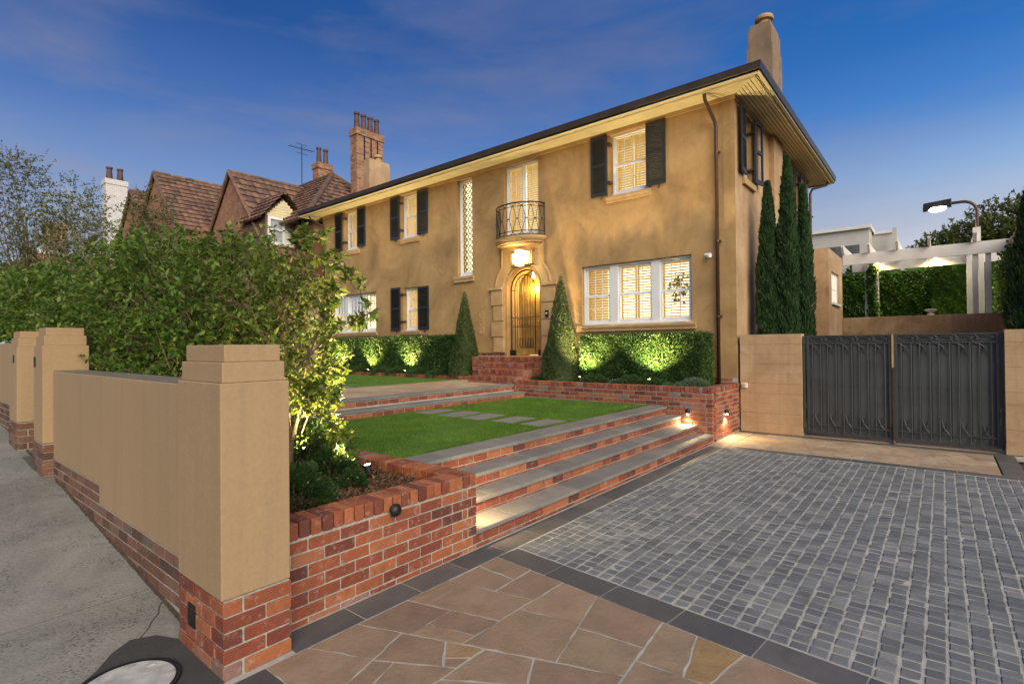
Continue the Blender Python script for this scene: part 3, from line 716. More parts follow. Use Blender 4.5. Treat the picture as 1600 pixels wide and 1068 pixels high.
# =================================================================== the house
YF = 11.55; HX0, HX1 = -19.2, -3.34; HY1 = 19.45; ZT = 7.06
house = thing('house', 'two storey ochre rendered house with black louvred shutters and a small round balcony', 'house', (-11.2, 11.55, 0))
OPEN = [(-6.33,-5.25,5.47,6.97), (-9.68,-8.46,4.80,6.95), (-11.58,-10.95,3.96,6.94), (-14.33,-13.38,5.50,6.98), (-17.68,-16.76,5.50,6.99),
        (-7.12,-4.28,2.31,3.81), (-18.53,-15.75,2.37,3.82), (-14.22,-13.38,2.36,3.82), (-9.62,-8.44,1.53,4.02)]
def wall_cells(mb, a0, a1, z0, z1, openings, face, depth, P):
    """front skin with openings and reveals. P(a, z, d) -> 3d point, d = depth behind the face"""
    xs = sorted({a0, a1} | {o[0] for o in openings} | {o[1] for o in openings}); zs = sorted({z0, z1} | {o[2] for o in openings} | {o[3] for o in openings})
    for x, x2 in zip(xs, xs[1:]):
        for z, z2 in zip(zs, zs[1:]):
            cx, cz = (x+x2)/2, (z+z2)/2
            if any(o[0] < cx < o[1] and o[2] < cz < o[3] for o in openings): continue
            mb.add([P(x, z, 0), P(x2, z, 0), P(x2, z2, 0), P(x, z2, 0)], [(0, 1, 2, 3)])
    for (x, x2, z, z2) in openings:
        c0 = [P(x, z, 0), P(x2, z, 0), P(x2, z2, 0), P(x, z2, 0)]; c1 = [P(x, z, depth), P(x2, z, depth), P(x2, z2, depth), P(x, z2, depth)]
        mb.add(c0+c1, [(0, 4, 5, 1), (1, 5, 6, 2), (2, 6, 7, 3), (3, 7, 4, 0)])
mb = MB(); wall_cells(mb, HX0, HX1, .5, ZT, OPEN, 0, .30, lambda a, z, d: (a, YF+d, z))
SOPEN = [(12.12, 12.92, 5.46, 6.93), (17.15, 17.95, 5.46, 6.93)]
wall_cells(mb, YF, HY1, .0, ZT, SOPEN, 0, .30, lambda a, z, d: (HX1-d, a, z))
mb.add([(HX0, YF, 0), (HX0, HY1, 0), (HX0, HY1, ZT), (HX0, YF, ZT), (HX1, HY1, 0), (HX1, HY1, ZT)], [(0, 3, 2, 1), (1, 2, 5, 4)])
# arch spandrels of the doorway
DX, DR, DZ = -9.03, .59, 3.42
for s in (-1, 1):
    poly = [(DX+s*.59, 4.02), (DX, 4.02)] if s < 0 else [(DX, 4.02), (DX+s*.59, 4.02)]
    arc = [(DX+s*DR*math.cos(R(a)), DZ+.59*math.sin(R(a))) for a in range(0, 91, 9)]
    poly = [(DX+s*.5901, 4.021), (DX+s*.5901, DZ)] + arc[1:] + [(DX, 4.021)]
    mb.prism(poly, YF+.001, YF+.298, 0, 'Y')
w = mb.build('wall', M_OCHRE, house)
w.data.materials[0] = M_OCHRE
mb = MB(); mb.box((HX0, YF-.03, 6.985), (HX1+.03, YF, ZT)); mb.box((HX1, YF, 6.985), (HX1+.03, HY1, ZT)); mb.box((HX0, YF-.045, 7.02), (HX1+.045, YF-.031, ZT)); mb.build('frieze', M_TRIM, house)
# stepped breast under the right hand chimney
mb = MB(); mb.box((HX1, 14.40, 0), (HX1+.13, 15.32, ZT)); mb.build('chimney_breast', M_OCHRE2, house)
M_SIDE = M_OCHRE2
# side wall skin is peach: a sheet 3 mm proud
mb = MB(); wall_cells(mb, YF+.002, HY1, 0, 6.985, SOPEN, 0, .02, lambda a, z, d: (HX1+.003-d, a, z)); mb.build('side_wall', M_OCHRE2, house)
# plinth
mb = MB(); brick_face(mb, (-7.7, YF-.02), (1, 0), (0, -1), 4.38, .93, 2, s1=Q0); mb.box((-7.7, YF-.016, .5), (HX1+.01, YF-.001, 1.095), 1)
brick_face(mb, (-19.2, YF-.02), (1, 0), (0, -1), 9.0, .93, 2); mb.box((-19.2, YF-.016, .5), (-10.2, YF-.001, 1.095), 1)
brick_face(mb, (-11.1, YF-.02), (1, 0), (0, -1), 1.4, 1.545, 1); mb.box((-11.1, YF-.016, 1.1), (-9.7, YF-.001, 1.615), 1)
mb.build('brick_plinth', [M_BRICK, M_MORTAR], house)
# soffit boards, mitred at the corners
OV = .69; sm = MB(); nb = 9; bw = OV/nb
EX0, EX1, EY0, EY1 = HX0-OV, HX1+OV, YF-OV, HY1+OV
for i in range(nb):
    a, b = bw*i, bw*(i+1)-.015
    sm.prism([(HX0-a, YF-a), (HX1+a, YF-a), (HX1+b, YF-b), (HX0-b, YF-b)], ZT, ZT+.015)
    sm.prism([(HX1+a, YF-a), (HX1+a, HY1+a), (HX1+b, HY1+b), (HX1+b, YF-b)], ZT, ZT+.015)
    sm.prism([(HX1+a, HY1+a), (HX0-a, HY1+a), (HX0-b, HY1+b), (HX1+b, HY1+b)], ZT, ZT+.015)
    sm.prism([(HX0-a, YF-a), (HX0-b, YF-b), (HX0-b, HY1+b), (HX0-a, HY1+a)], ZT, ZT+.015)
sm.build('soffit', M_SOFFIT, house)
mb = MB(); mb.box((EX0+.01, EY0+.01, ZT+.016), (EX1-.01, EY1-.01, ZT+.03)); mb.build('ceiling', M_IRON, house)  # dark sheet whose colour stands in for shade in the soffit board gaps
def frame_loop(mb, x0, x1, y0, y1, prof):
    """extrude profile [(outward, z)] round the rectangle"""
    n = len(prof); vs = []
    for (cx, cy, sx, sy) in ((x0, y0, -1, -1), (x1, y0, 1, -1), (x1, y1, 1, 1), (x0, y1, -1, 1)):
        vs += [(cx+sx*o, cy+sy*o, z) for o, z in prof]
    fs = []
    for k in range(4):
        for i in range(n): fs.append((k*n+i, k*n+(i+1) % n, ((k+1) % 4)*n+(i+1) % n, ((k+1) % 4)*n+i))
    mb.add(vs, fs)
mb = MB(); prof = [(0, 7.15), (.02, 7.115)] + [(.065+.055*math.sin(R(a)), 7.165-.055*math.cos(R(a))) for a in range(-20, 100, 15)] + [(.125, 7.24), (.135, 7.265), (.12, 7.27), (.11, 7.235), (.1, 7.16), (.06, 7.13), (.012, 7.18), (0, 7.25)]
frame_loop(mb, EX0, EX1, EY0, EY1, [(o-.11, z) for o, z in prof])
mb.build('gutter', M_GUTTER, house)
mb = MB(); frame_loop(mb, EX0, EX1, EY0, EY1, [(-.14, 7.02), (-.115, 7.02), (-.115, 7.24), (-.14, 7.24)]); mb.build('fascia', M_SOFFIT, house)
# hipped roof
rz, rh = 7.215, math.tan(R(21)); hw = (EY1-EY0)/2
mb = MB(); a = [(EX0+.02, EY0+.02, rz), (EX1-.02, EY0+.02, rz), (EX1-.02, EY1-.02, rz), (EX0+.02, EY1-.02, rz)]; zr = rz+hw*rh
r1, r2 = (EX0+hw, EY0+hw, zr), (EX1-hw, EY0+hw, zr)
mb.add(a+[r1, r2], [(0, 1, 5, 4), (1, 2, 5), (2, 3, 4, 5), (3, 0, 4), (0, 3, 2, 1)]); roof = mb.build('roof', M_SLATE, house)
def cowl(mb, x, y, z, r=.17):
    mb.lathe((x, y, z), [(r*.8, -.05), (r*.8, .10), (r*.72, .10), (r*.72, .14), (r*1.15, .15), (r*1.2, .20), (r*1.1, .25), (r*.4, .28)], 20)
ch = MB(); tiers(ch, -3.82, -3.20, 14.36, 15.36, 7.3, [9.38, 9.86, 10.0], .03); c = ch.build('chimney', M_CHIM, roof, bevel=.006)
mb = MB(); cowl(mb, -3.48, 14.75, 10.04, .19); mb.build('cowl', M_TRIM, c, smooth=False)
ch = MB(); tiers(ch, -19.00, -18.58, 13.35, 14.42, 7.6, [9.62, 9.80], .015); c = ch.build('chimney', M_OCHRE2, roof, bevel=.006)
mb = MB(); cowl(mb, -18.78, 13.95, 9.84, .16); mb.build('cowl', M_TRIM, c)
# downpipes
def pipe(pts, brackets):
    mb = MB(); sm = []
    for i, p in enumerate(pts): sm.append(p)
    mb.tube(sm, .038, 10); o = mb.build('downpipe', M_PIPE, house, smooth=True)
    for (x, y, z) in brackets: b = MB(); b.box((x+.03, y-.02, z-.02), (x+.075, y+.06, z+.02)); b.lathe((x, y, z), [(.045, -.02), (.045, .02)], 12); b.build('bracket', M_PIPE, o)
pipe([(-3.69, 11.47, .92), (-3.69, 11.47, 6.45), (-3.70, 11.44, 6.55), (-3.76, 11.15, 6.83), (-3.78, 11.08, 6.92), (-3.78, 11.0, 7.13)], [(-3.69, 11.47, z) for z in (2.4, 4.0, 5.9)])
pipe([(-19.02, 11.47, .92), (-19.02, 11.47, 6.6), (-19.05, 11.42, 6.68), (-19.35, 11.10, 6.93), (-19.38, 11.02, 7.12)], [(-19.02, 11.47, z) for z in (3.9, 5.9)])
pipe([(-3.25, 19.32, .2), (-3.25, 19.32, 6.65), (-3.2, 19.38, 6.8), (-2.85, 19.75, 6.95), (-2.78, 19.85, 7.13)], [(-3.25, 19.32, z) for z in (3.9, 5.9)])

# ---- windows
def louvres(mb, x0, x1, z0, z1, y, tilt=38, pitch=.062, w=.060):
    st = .045; mb.box((x0, y-.014, z0), (x0+st, y+.014, z1)); mb.box((x1-st, y-.014, z0), (x1, y+.014, z1))
    mb.box((x0+st, y-.014, z0), (x1-st, y+.014, z0+.06)); mb.box((x0+st, y-.014, z1-.06), (x1-st, y+.014, z1))
    n = int((z1-z0-.13)/pitch); t = (z1-z0-.12)/n; s, c = math.sin(R(tilt)), math.cos(R(tilt))
    for i in range(n):
        z = z0+.06+t*(i+.5); mb.obox(((x0+x1)/2, y, z), ((x1-x0)/2-st, 0, 0), (0, c*w/2, -s*w/2), (0, s*.003, c*.003))
def window(x0, x1, z0, z1, units, rows=4, y=YF+.09, door=False, hot=False, depth=.75, room=True, slat=True, mid=True, tilt=38):
    """units = [(x0, x1, columns, [louvre panel splits])]"""
    fr = MB(); f = .045
    fr.box((x0, y, z0), (x0+f, y+.09, z1)); fr.box((x1-f, y, z0), (x1, y+.09, z1)); fr.box((x0+f, y, z1-f), (x1-f, y+.09, z1)); fr.box((x0+f, y-.02, z0), (x1-f, y+.09, z0+f+.01))
    fr.box((x0-.0, y-.05, z0-.0), (x1+.0, y-.021, z0+.035))
    for (a, b), (c, d) in zip([(u[0], u[1]) for u in units], [(u[0], u[1]) for u in units][1:]):
        fr.box((b, y-.012, z0+f+.01), (c, y+.088, z1-f))
    w = fr.build('window', M_WHITE, house, bevel=.004)
    sa = MB(); gl = MB(); lo = MB()
    for (a, b, cols, panels) in units:
        zl, zh = z0+f+.012, z1-f; sf = .042; zm = (zl+zh)/2
        halves = [(zl, zm-.018, y+.02), (zm-.018, zh, y+.045)] if not door and mid else [(zl, zh, y+.03)]
        for k, (za, zb, yy) in enumerate(halves):
            bb = .07 if k == 0 else .036
            if k == 0 and door: bb = .16
            sa.box((a, yy, za), (a+sf, yy+.035, zb)); sa.box((b-sf, yy, za), (b, yy+.035, zb))
            sa.box((a+sf, yy, za), (b-sf, yy+.035, za+bb)); sa.box((a+sf, yy, zb-.036), (b-sf, yy+.035, zb))
            rr = rows//len(halves)
            for i in range(1, cols): xx = a+sf+(b-a-2*sf)*i/cols; sa.box((xx-.007, yy+.006, za+bb), (xx+.007, yy+.028, zb-.036))
            for i in range(1, rr): zz = za+bb+(zb-.036-za-bb)*i/rr; sa.box((a+sf, yy+.008, zz-.007), (b-sf, yy+.026, zz+.007))
            gl.add([(a+sf, yy+.03, za+bb), (b-sf, yy+.03, za+bb), (b-sf, yy+.03, zb-.036), (a+sf, yy+.03, zb-.036)], [(0, 1, 2, 3)])
        if slat:
            for p0, p1 in panels: louvres(lo, a+(b-a)*p0+.01, a+(b-a)*p1-.01, z0+.06, z1-.06, y+.16, tilt)
    sa.build('sash', M_WHITE, w); gl.build('pane', M_GLASS, w)
    if slat: lo.build('louvre_blind', M_SLAT, w)
    if room:
        rb = MB(); ry0, ry1 = y+.215, y+.215+depth; e = .25
        X0, X1, Z0, Z1 = x0-e, x1+e, z0-.2, min(z1+.2, 7.03)
        rb.add([(X0, ry1, Z0), (X1, ry1, Z0), (X1, ry1, Z1), (X0, ry1, Z1)], [(0, 1, 2, 3)], 1)
        rb.add([(X0, ry0, Z0), (X1, ry0, Z0), (X1, ry0, Z1), (X0, ry0, Z1), (X0, ry1-.001, Z0), (X1, ry1-.001, Z0), (X1, ry1-.001, Z1), (X0, ry1-.001, Z1)], [(0, 1, 5, 4), (1, 2, 6, 5), (2, 3, 7, 6), (3, 0, 4, 7)], 0)
        rb.build('lit_room', [M_CREAM, M_ROOMHOT if hot else M_ROOM], w)
    return w
def sill(x0, x1, z0, z1, pr=.07, name='sill'):
    mb = MB(); h = z1-z0; mb.prism([(YF-pr, z1-.02), (YF-pr, z0+h*.55), (YF-pr+.02, z0+h*.5), (YF-pr+.02, z0), (YF-.001, z0), (YF-.001, z1), (YF-pr+.01, z1)], x0, x1, 0, 'X')
    mb.build(name, M_TRIM, house, bevel=.005)
half = [(0, .5), (.5, 1)]
window(-6.24, -5.26, 5.475, 6.965, [(-6.195, -5.305, 4, half)]); sill(-6.38, -5.20, 5.30, 5.455)
window(-14.26, -13.39, 5.505, 6.975, [(-14.215, -13.435, 4, half)], hot=True); sill(-14.36, -13.30, 5.33, 5.485)
window(-17.60, -16.77, 5.505, 6.985, [(-17.555, -16.815, 4, half)]); sill(-17.74, -16.7, 5.33, 5.485)
window(-14.15, -13.39, 2.365, 3.81, [(-14.105, -13.435, 4, half)], hot=True); sill(-14.3, -13.3, 2.24, 2.35)
window(-7.11, -4.29, 2.32, 3.80, [(-7.055, -6.36, 3, [(0, 1)]), (-6.14, -5.27, 4, half), (-5.06, -4.345, 3, [(0, 1)])], depth=1.5, tilt=14); sill(-7.27, -4.18, 2.15, 2.30, .09)
window(-18.52, -15.76, 2.38, 3.81, [(-18.47, -17.80, 3, [(0, 1)]), (-17.60, -16.66, 4, half), (-16.46, -15.81, 3, [(0, 1)])], depth=1.2, hot=True, tilt=14); sill(-18.66, -15.66, 2.25, 2.37)
window(-9.66, -8.48, 4.81, 6.94, [(-9.61, -9.085, 2, [(0, 1)]), (-9.045, -8.525, 2, [(0, 1)])], rows=6, door=True)
# tall lattice window over the stair
w = window(-11.56, -10.965, 3.97, 6.93, [(-11.515, -11.01, 1, [])], rows=1, slat=False, mid=False, depth=.35); sill(-11.70, -10.87, 3.78, 3.955, .09)
mb = MB(); xa, xb, za, zb = -11.475, -11.05, 4.09, 6.85; yy = YF+.155; nx, nz = 3, 15; cw, chh = (xb-xa)/nx, (zb-za)/nz
def bar(mb, p, q, r=.013): mb.tube([p, q], r, 5, cap=False)
for i in range(nx):
    for j in range(nz):
        cx, cz = xa+cw*(i+.5), za+chh*(j+.5); a_, b_ = cw*.34, chh*.36
        pts = [(cx-a_, yy, cz-b_*.4), (cx-a_, yy, cz+b_*.4), (cx, yy, cz+b_*1.15), (cx+a_, yy, cz+b_*.4), (cx+a_, yy, cz-b_*.4), (cx, yy, cz-b_*1.15)]
        for k in range(6): bar(mb, pts[k], pts[(k+1) % 6])
        bar(mb, (cx+a_, yy, cz), (cx+cw-a_, yy, cz)) if i < nx-1 else bar(mb, (cx+a_, yy, cz), (xb, yy, cz))
        if i == 0: bar(mb, (xa, yy, cz), (cx-a_, yy, cz))
        if j < nz-1: bar(mb, (cx, yy, cz+b_*1.15), (cx, yy, cz+chh-b_*1.15))
        bar(mb, (cx-a_, yy, cz), (cx+a_, yy, cz), .004); bar(mb, (cx-cw/2, yy, cz+b_*.6), (cx-cw/2, yy, cz+chh-b_*.6), .004)
mb.build('lattice_grille', M_IRON, w)
# ---- shutters
def shutter_mesh(wd, h):
    mb = MB(); t = .035; s = .055
    mb.box((0, 0, 0), (s, t, h)); mb.box((wd-s, 0, 0), (wd, t, h)); mb.box((s, 0, 0), (wd-s, t, .09)); mb.box((s, 0, h-.075), (wd-s, t, h)); mb.box((s, 0, h*.49), (wd-s, t, h*.49+.07))
    for z0, z1 in ((.09, h*.49), (h*.49+.07, h-.075)):
        n = int((z1-z0)/.040); q = (z1-z0)/n
        for i in range(n): mb.obox((wd/2, t/2, z0+q*(i+.5)), (wd/2-s, 0, 0), (0, .016, -.014), (0, .0025, .003))
    return mb
def shutter(x0, x1, z0, z1, hinge_x=None, y=YF-.055):
    mb = shutter_mesh(x1-x0, z1-z0); m2 = MB(); m2.v = [(v[0]+x0, v[1]+y, v[2]+z0) for v in mb.v]; m2.f = mb.f; m2.m = mb.m
    o = m2.build('shutter', M_SHUT, house)
    if hinge_x:
        a, b = hinge_x
        for z in (z0+.20*(z1-z0), z0+.83*(z1-z0)): hb = MB(); hb.box((a, y+.005, z-.03), (b, YF+.09, z+.03)); hb.build('hinge', M_PIPE, o)
    d = MB(); xc = (x0+x1)/2+.08; d.tube([(xc, YF, z0-.05), (xc, y-.02, z0-.05), (xc, y-.03, z0+.0)], .008, 6)
    d.tube([(xc+.022*math.cos(R(a)), y-.02, z0-.085+.022*math.sin(R(a))) for a in range(90, 420, 30)], .006, 6); d.build('shutter_dog', M_IRON, o)
shutter(-6.79, -6.34, 5.51, 7.0, (-6.36, -6.25)); shutter(-5.31, -4.84, 5.51, 6.98)
shutter(-14.84, -14.36, 5.53, 7.0, (-14.37, -14.27)); shutter(-13.42, -12.92, 5.53, 6.98)
shutter(-18.27, -17.80, 5.56, 7.0, (-17.81, -17.61)); shutter(-16.80, -16.32, 5.55, 6.99)
shutter(-14.84, -14.34, 2.39, 3.86, (-14.35, -14.16)); shutter(-13.42, -12.90, 2.39, 3.80)
# side windows: simple sash frames with a pair of shutters standing ajar
for yc in (12.52, 17.55):
    m = MB(); xg = HX1-.12
    for (a, b, c, d) in ((-.40, -.35, 5.46, 6.93), (.35, .40, 5.46, 6.93), (-.35, .35, 6.88, 6.93), (-.35, .35, 5.46, 5.53), (-.35, .35, 6.16, 6.20), (-.012, .012, 5.53, 6.16), (-.012, .012, 6.20, 6.88)):
        m.box((xg-.06, yc+a, c), (xg, yc+b, d))
    w = m.build('window', M_WHITE, house); g_ = MB(); g_.add([(xg-.03, yc-.35, 5.5), (xg-.03, yc+.35, 5.5), (xg-.03, yc+.35, 6.9), (xg-.03, yc-.35, 6.9)], [(0, 1, 2, 3)]); g_.build('pane', M_GLASS, w)
    rb = MB(); rb.box((xg-.5, yc-.5, 5.3), (xg-.25, yc+.5, 7.02)); rb.build('room_wall', M_CREAM, w)
    s_ = MB(); s_.box((HX1, yc-.46, 5.30), (HX1+.07, yc+.46, 5.44)); s_.build('sill', M_TRIM, house, bevel=.01)
    for sgn, ang in ((-1, 5), (1, 7)):
        mbs = shutter_mesh(.45, 1.44); a = R(ang); vs = []
        for (x, y_, z) in mbs.v:
            # local x runs away from the hinge along the wall, y_ is thickness
            yy = sgn*(x*math.cos(a)) ; xx = x*math.sin(abs(a)) + y_
            vs.append((HX1+.05+xx, yc+sgn*.36+yy, 5.50+z))
        m2 = MB(); m2.v = vs; m2.f = mbs.f; m2.m = mbs.m; o = m2.build('shutter', M_SHUT, house)
        for z in (5.8, 6.65): hb = MB(); hb.box((HX1-.10, yc+sgn*.36-.06, z-.02), (HX1+.06, yc+sgn*.36+.02, z+.02)); hb.build('hinge', M_PIPE, o)

# ---- door surround, flat raised render with an arch
def arcpts(cx, cz, rx, rz_, a0, a1, n=20): return [(cx+rx*math.cos(R(a0+(a1-a0)*i/n)), cz+rz_*math.sin(R(a0+(a1-a0)*i/n))) for i in range(n+1)]
def surround_outline(o=0.0):
    L = [(DX-.62, 1.62), (DX-1.06-o, 1.62), (DX-1.06-o, 3.40), (DX-.98-o, 3.50)]
    L += [(DX-.98-o, 3.52)] + arcpts(DX+.0, 3.50, .98+o, .84+o, 176, 139, 9) + [(DX-.735-o, 4.60)]
    Rr = [(2*DX-x, z) for x, z in L[::-1]]
    return L, Rr
L, Rr = surround_outline()
arch = arcpts(DX, DZ, .66, .66, 180, 0, 24)
poly = L[1:] + Rr[:-1] + [(DX+.66, 1.62)] + arch[::-1] + [(DX-.66, 1.62)]
mb = MB(); mb.prism(poly, YF-.045, YF-.002, 0, 'Y')
# rustication blocks
for s in (-1, 1):
    for k in range(4):
        z0 = 1.64+k*.45; xo = 1.12 if k % 2 else 1.04; a, b = DX+s*.68, DX+s*xo; mb.box((min(a, b), YF-.085, z0), (max(a, b), YF-.046, z0+.425))
    a, b = DX+s*.70, DX+s*1.20; mb.box((min(a, b), YF-.12, 3.43), (max(a, b), YF-.046, 3.475)); mb.box((min(a, b)+.02, YF-.10, 3.476), (max(a, b)-.02, YF-.046, 3.51))
# proud outline moulding following the head
for s in (-1, 1):
    pts = [(DX+s*.97, 3.52)] + [(DX+s*(DX-x), z) for x, z in arcpts(DX, 3.50, .955, .82, 176, 141, 8)] + [(DX+s*.72, 4.06), (DX+s*.71, 4.58)]
    mb.tube([(x, YF-.05, z) for x, z in pts], .028, 6)
mb.tube([(x, YF-.05, z) for x, z in arcpts(DX, DZ, .70, .70, 180, 0, 24)], .02, 6)
mb.build('door_surround', M_TRIM, house, bevel=.004)
# vestibule
mb = MB(); y0, y1 = YF+.30, YF+1.05
arch2 = arcpts(DX, DZ, .59, .59, 180, 0, 20)
outl = [(DX-.59, 1.53)] + arch2 + [(DX+.59, 1.53)]
n = len(outl); vs = [(x, y0-.002, z) for x, z in outl] + [(x, y1, z) for x, z in outl]
mb.add(vs, [(i, (i+1) % n, (i+1) % n+n, i+n) for i in range(n)])
mb.build('porch_lining', M_TRIM, house)
mb = MB(); mb.prism([(DX-.59, 1.53), (DX+.59, 1.53)] + arch2[::-1], y1, y1+.02, 0, 'Y')
mb.build('hall', M_HALL, house)
# timber door leaf behind the grille, open gap at its right
mb = MB(); dl = [(DX-.50, 1.56), (DX+.24, 1.56), (DX+.24, 3.72)] + [p for p in arcpts(DX-.03, DZ, .50, .52, 60, 180, 12)]
mb.prism(dl, YF+.55, YF+.60, 0, 'Y')
for k in range(5): x = DX-.44+k*.155; mb.box((x-.008, YF+.535, 1.62), (x+.008, YF+.552, 3.62))
door = mb.build('door', M_WOOD, house, bevel=.004)
mb = MB(); mb.lathe((0, 0, 0), [(.01, 0), (.03, .02), (.03, .05), (.01, .06)], 10); me = mb.mesh()
k = obj('knob', me, M_GOLD, door); k.location = Vector((DX+.16, YF+.53, 2.5)) - house.location; k.rotation_euler = (R(90), 0, 0)
# wrought iron door grille
mb = MB(); yg = YF+.16
mb.tube([(x, yg, z) for x, z in ([(DX-.55, 1.55)] + arcpts(DX, DZ-.02, .55, .55, 180, 0, 22) + [(DX+.55, 1.55)])], .022, 6)
ctr = [(DX-.42, 1.60)] + arcpts(DX-.06, DZ-.02, .36, .42, 180, 0, 16) + [(DX+.30, 1.60)]
mb.tube([(x, yg, z) for x, z in ctr], .014, 6)
mb.box((DX-.60, yg-.04, 1.54), (DX-.42, yg+.04, 1.70)); mb.box((DX+.42, yg-.04, 1.54), (DX+.60, yg+.04, 1.70)); mb.box((DX-.36, yg-.01, 1.58), (DX+.26, yg+.01, 1.74), 1)
for i, x in enumerate(np.linspace(-.34, .22, 7)):
    zt = DZ-.02+.42*math.sqrt(max(0, 1-((x+.06)/.36)**2)); mb.tube([(DX+x, yg, 1.74), (DX+x, yg, zt)], .008, 5)
for z in (2.35, 2.62): mb.tube([(DX-.55, yg, z), (DX+.55, yg, z)], .009, 5)
mb.tube([(DX-.55, yg, 3.40), (DX-.36, yg, 3.40)], .009, 5)
for i in range(6):
    xc = DX-.30+i*.095
    mb.tube([(xc+.045*math.cos(R(a)), yg, 2.485+.11*math.sin(R(a))) for a in range(0, 361, 30)], .006, 5, cap=False)
    mb.tube([(xc+.035*math.cos(R(a)), yg, 1.90+.14*math.sin(R(a))) for a in range(0, 361, 30)], .006, 5, cap=False)
mb.build('door_grille', [M_IRON, M_GOLD], house)
mb = MB(); mb.box((-8.20, YF-.12, 2.58), (-8.10, YF-.086, 2.76)); ip = mb.build('intercom', M_IRON, house, bevel=.004)
mb = MB(); mb.box((-8.175, YF-.125, 2.66), (-8.125, YF-.121, 2.70)); mb.build('button', M_WHITE, ip)
# pierced vent beside the cone
mb = MB(); 
for z in (2.30, 2.52, 2.74):
    mb.tube([(-10.60+.07*math.cos(R(a)), YF-.01, z+.10*math.sin(R(a))) for a in range(0, 361, 20)], .014, 6, cap=False)
    for a in range(0, 180, 45): mb.tube([(-10.60+.07*math.cos(R(a)), YF-.01, z+.10*math.sin(R(a))), (-10.60-.07*math.cos(R(a)), YF-.01, z-.10*math.sin(R(a)))], .008, 5, cap=False)
mb.box((-10.70, YF-.012, 2.16), (-10.50, YF-.002, 2.88), 0); mb.build('pierced_vent', [M_TRIM, M_IRON], house)

# ---- balcony
BX, BA, BB = -9.05, .84, .62
ell = [(BX+BA*math.cos(R(a)), YF-.001-BB*math.sin(R(a))) for a in range(180, -1, -6)]
def ring(s, z0, z1, mb): mb.prism([(BX+(x-BX)*s, YF-.001-(YF-.001-y)*s) for x, y in ell], z0, z1)
mb = MB(); ring(1.0, 4.70, 4.78, mb); ring(.97, 4.665, 4.6995, mb); ring(.92, 4.61, 4.6645, mb); ring(.80, 4.58, 4.6095, mb); bal = mb.build('balcony_slab', M_TRIM, house, bevel=.006)
mb = MB(); E = lambda s, a: (BX+BA*s*math.cos(a), YF-.001-BB*s*math.sin(a))
def rail(z, r, s=.94): mb.tube([E(s, R(a))+(z,) for a in range(180, -1, -5)], r, 6)
rail(5.66, .018); rail(5.56, .009); rail(4.90, .010); rail(4.80, .010)
for a in (180, 0): x, y = E(.94, R(a)); mb.tube([(x, y, 4.79), (x, y, 5.67)], .014, 6)
NM = 9
for i in range(NM):
    ac = 180 - (i+.5)*180/NM; hw_ = 180/NM*.5
    for s in (-1, 1):
        pts = [(ac+s*hw_*.98, 5.60), (ac+s*hw_*.80, 5.53), (ac+s*hw_*.55, 5.44), (ac+s*hw_*.40, 5.34), (ac+s*hw_*.28, 5.27), (ac+s*hw_*.28, 5.19), (ac+s*hw_*.42, 5.12), (ac+s*hw_*.62, 5.03), (ac+s*hw_*.85, 4.94), (ac+s*hw_*.99, 4.87), (ac+s*hw_*.7, 4.82), (ac, 4.80)]
        mb.tube([E(.94, R(max(0, min(180, a_))))+(z,) for a_, z in pts], .0075, 5)
        pts = [(ac+s*hw_, 5.56), (ac+s*hw_*.55, 5.615), (ac, 5.65)]; mb.tube([E(.94, R(max(0, min(180, a_))))+(z,) for a_, z in pts], .006, 5)
    x, y = E(.94, R(ac)); mb.obox((x, y, 5.23), (.024, 0, 0), (0, .018, 0), (0, 0, .012))
mb.build('balcony_railing', M_IRON, house)

# ---- entrance steps
es = thing('entrance_steps', 'red brick steps and landing climbing to the arched front door', 'steps', (-9, 10.7, .9))
mb = MB()
for (x0, x1, yf, zt) in ((-10.2, -7.72, 10.70, 1.525), (-9.50, -8.02, 10.40, 1.375), (-9.42, -7.94, 10.10, 1.215), (-9.52, -7.94, 9.82, 1.06)):
    brick_cap(mb, (x0, yf), (1, 0), (0, -1), x1-x0, zt, .30); yb = 11.5 if zt > 1.5 else yf+.6
    mb.box((x0+.008, yf+.008, .5), (x1-.008, yb, zt-.112), 1); brick_face(mb, (x0, yf), (1, 0), (0, -1), x1-x0, zt-.116-.086*6+.01, 6, s1=Q0); 
    brick_face(mb, (x1, yf), (0, 1), (1, 0), yb-yf, zt-.116-.086*6+.01, 6, s0=Q1); brick_cap(mb, (x1, yf+.302), (0, 1), (1, 0), max(.1, yb-yf-.302), zt, .23)
    if zt > 1.5: mb.box((x0+.008, yf+.30, zt-.11), (x1-.24, 11.56, zt-.004), 0)
mb.build('brickwork', [M_BRICK, M_MORTAR], es)
mb = MB(); mb.box((DX-.60, YF-.12, 1.50), (DX+.60, YF+1.05, 1.536)); mb.build('threshold', M_TRIM, es)

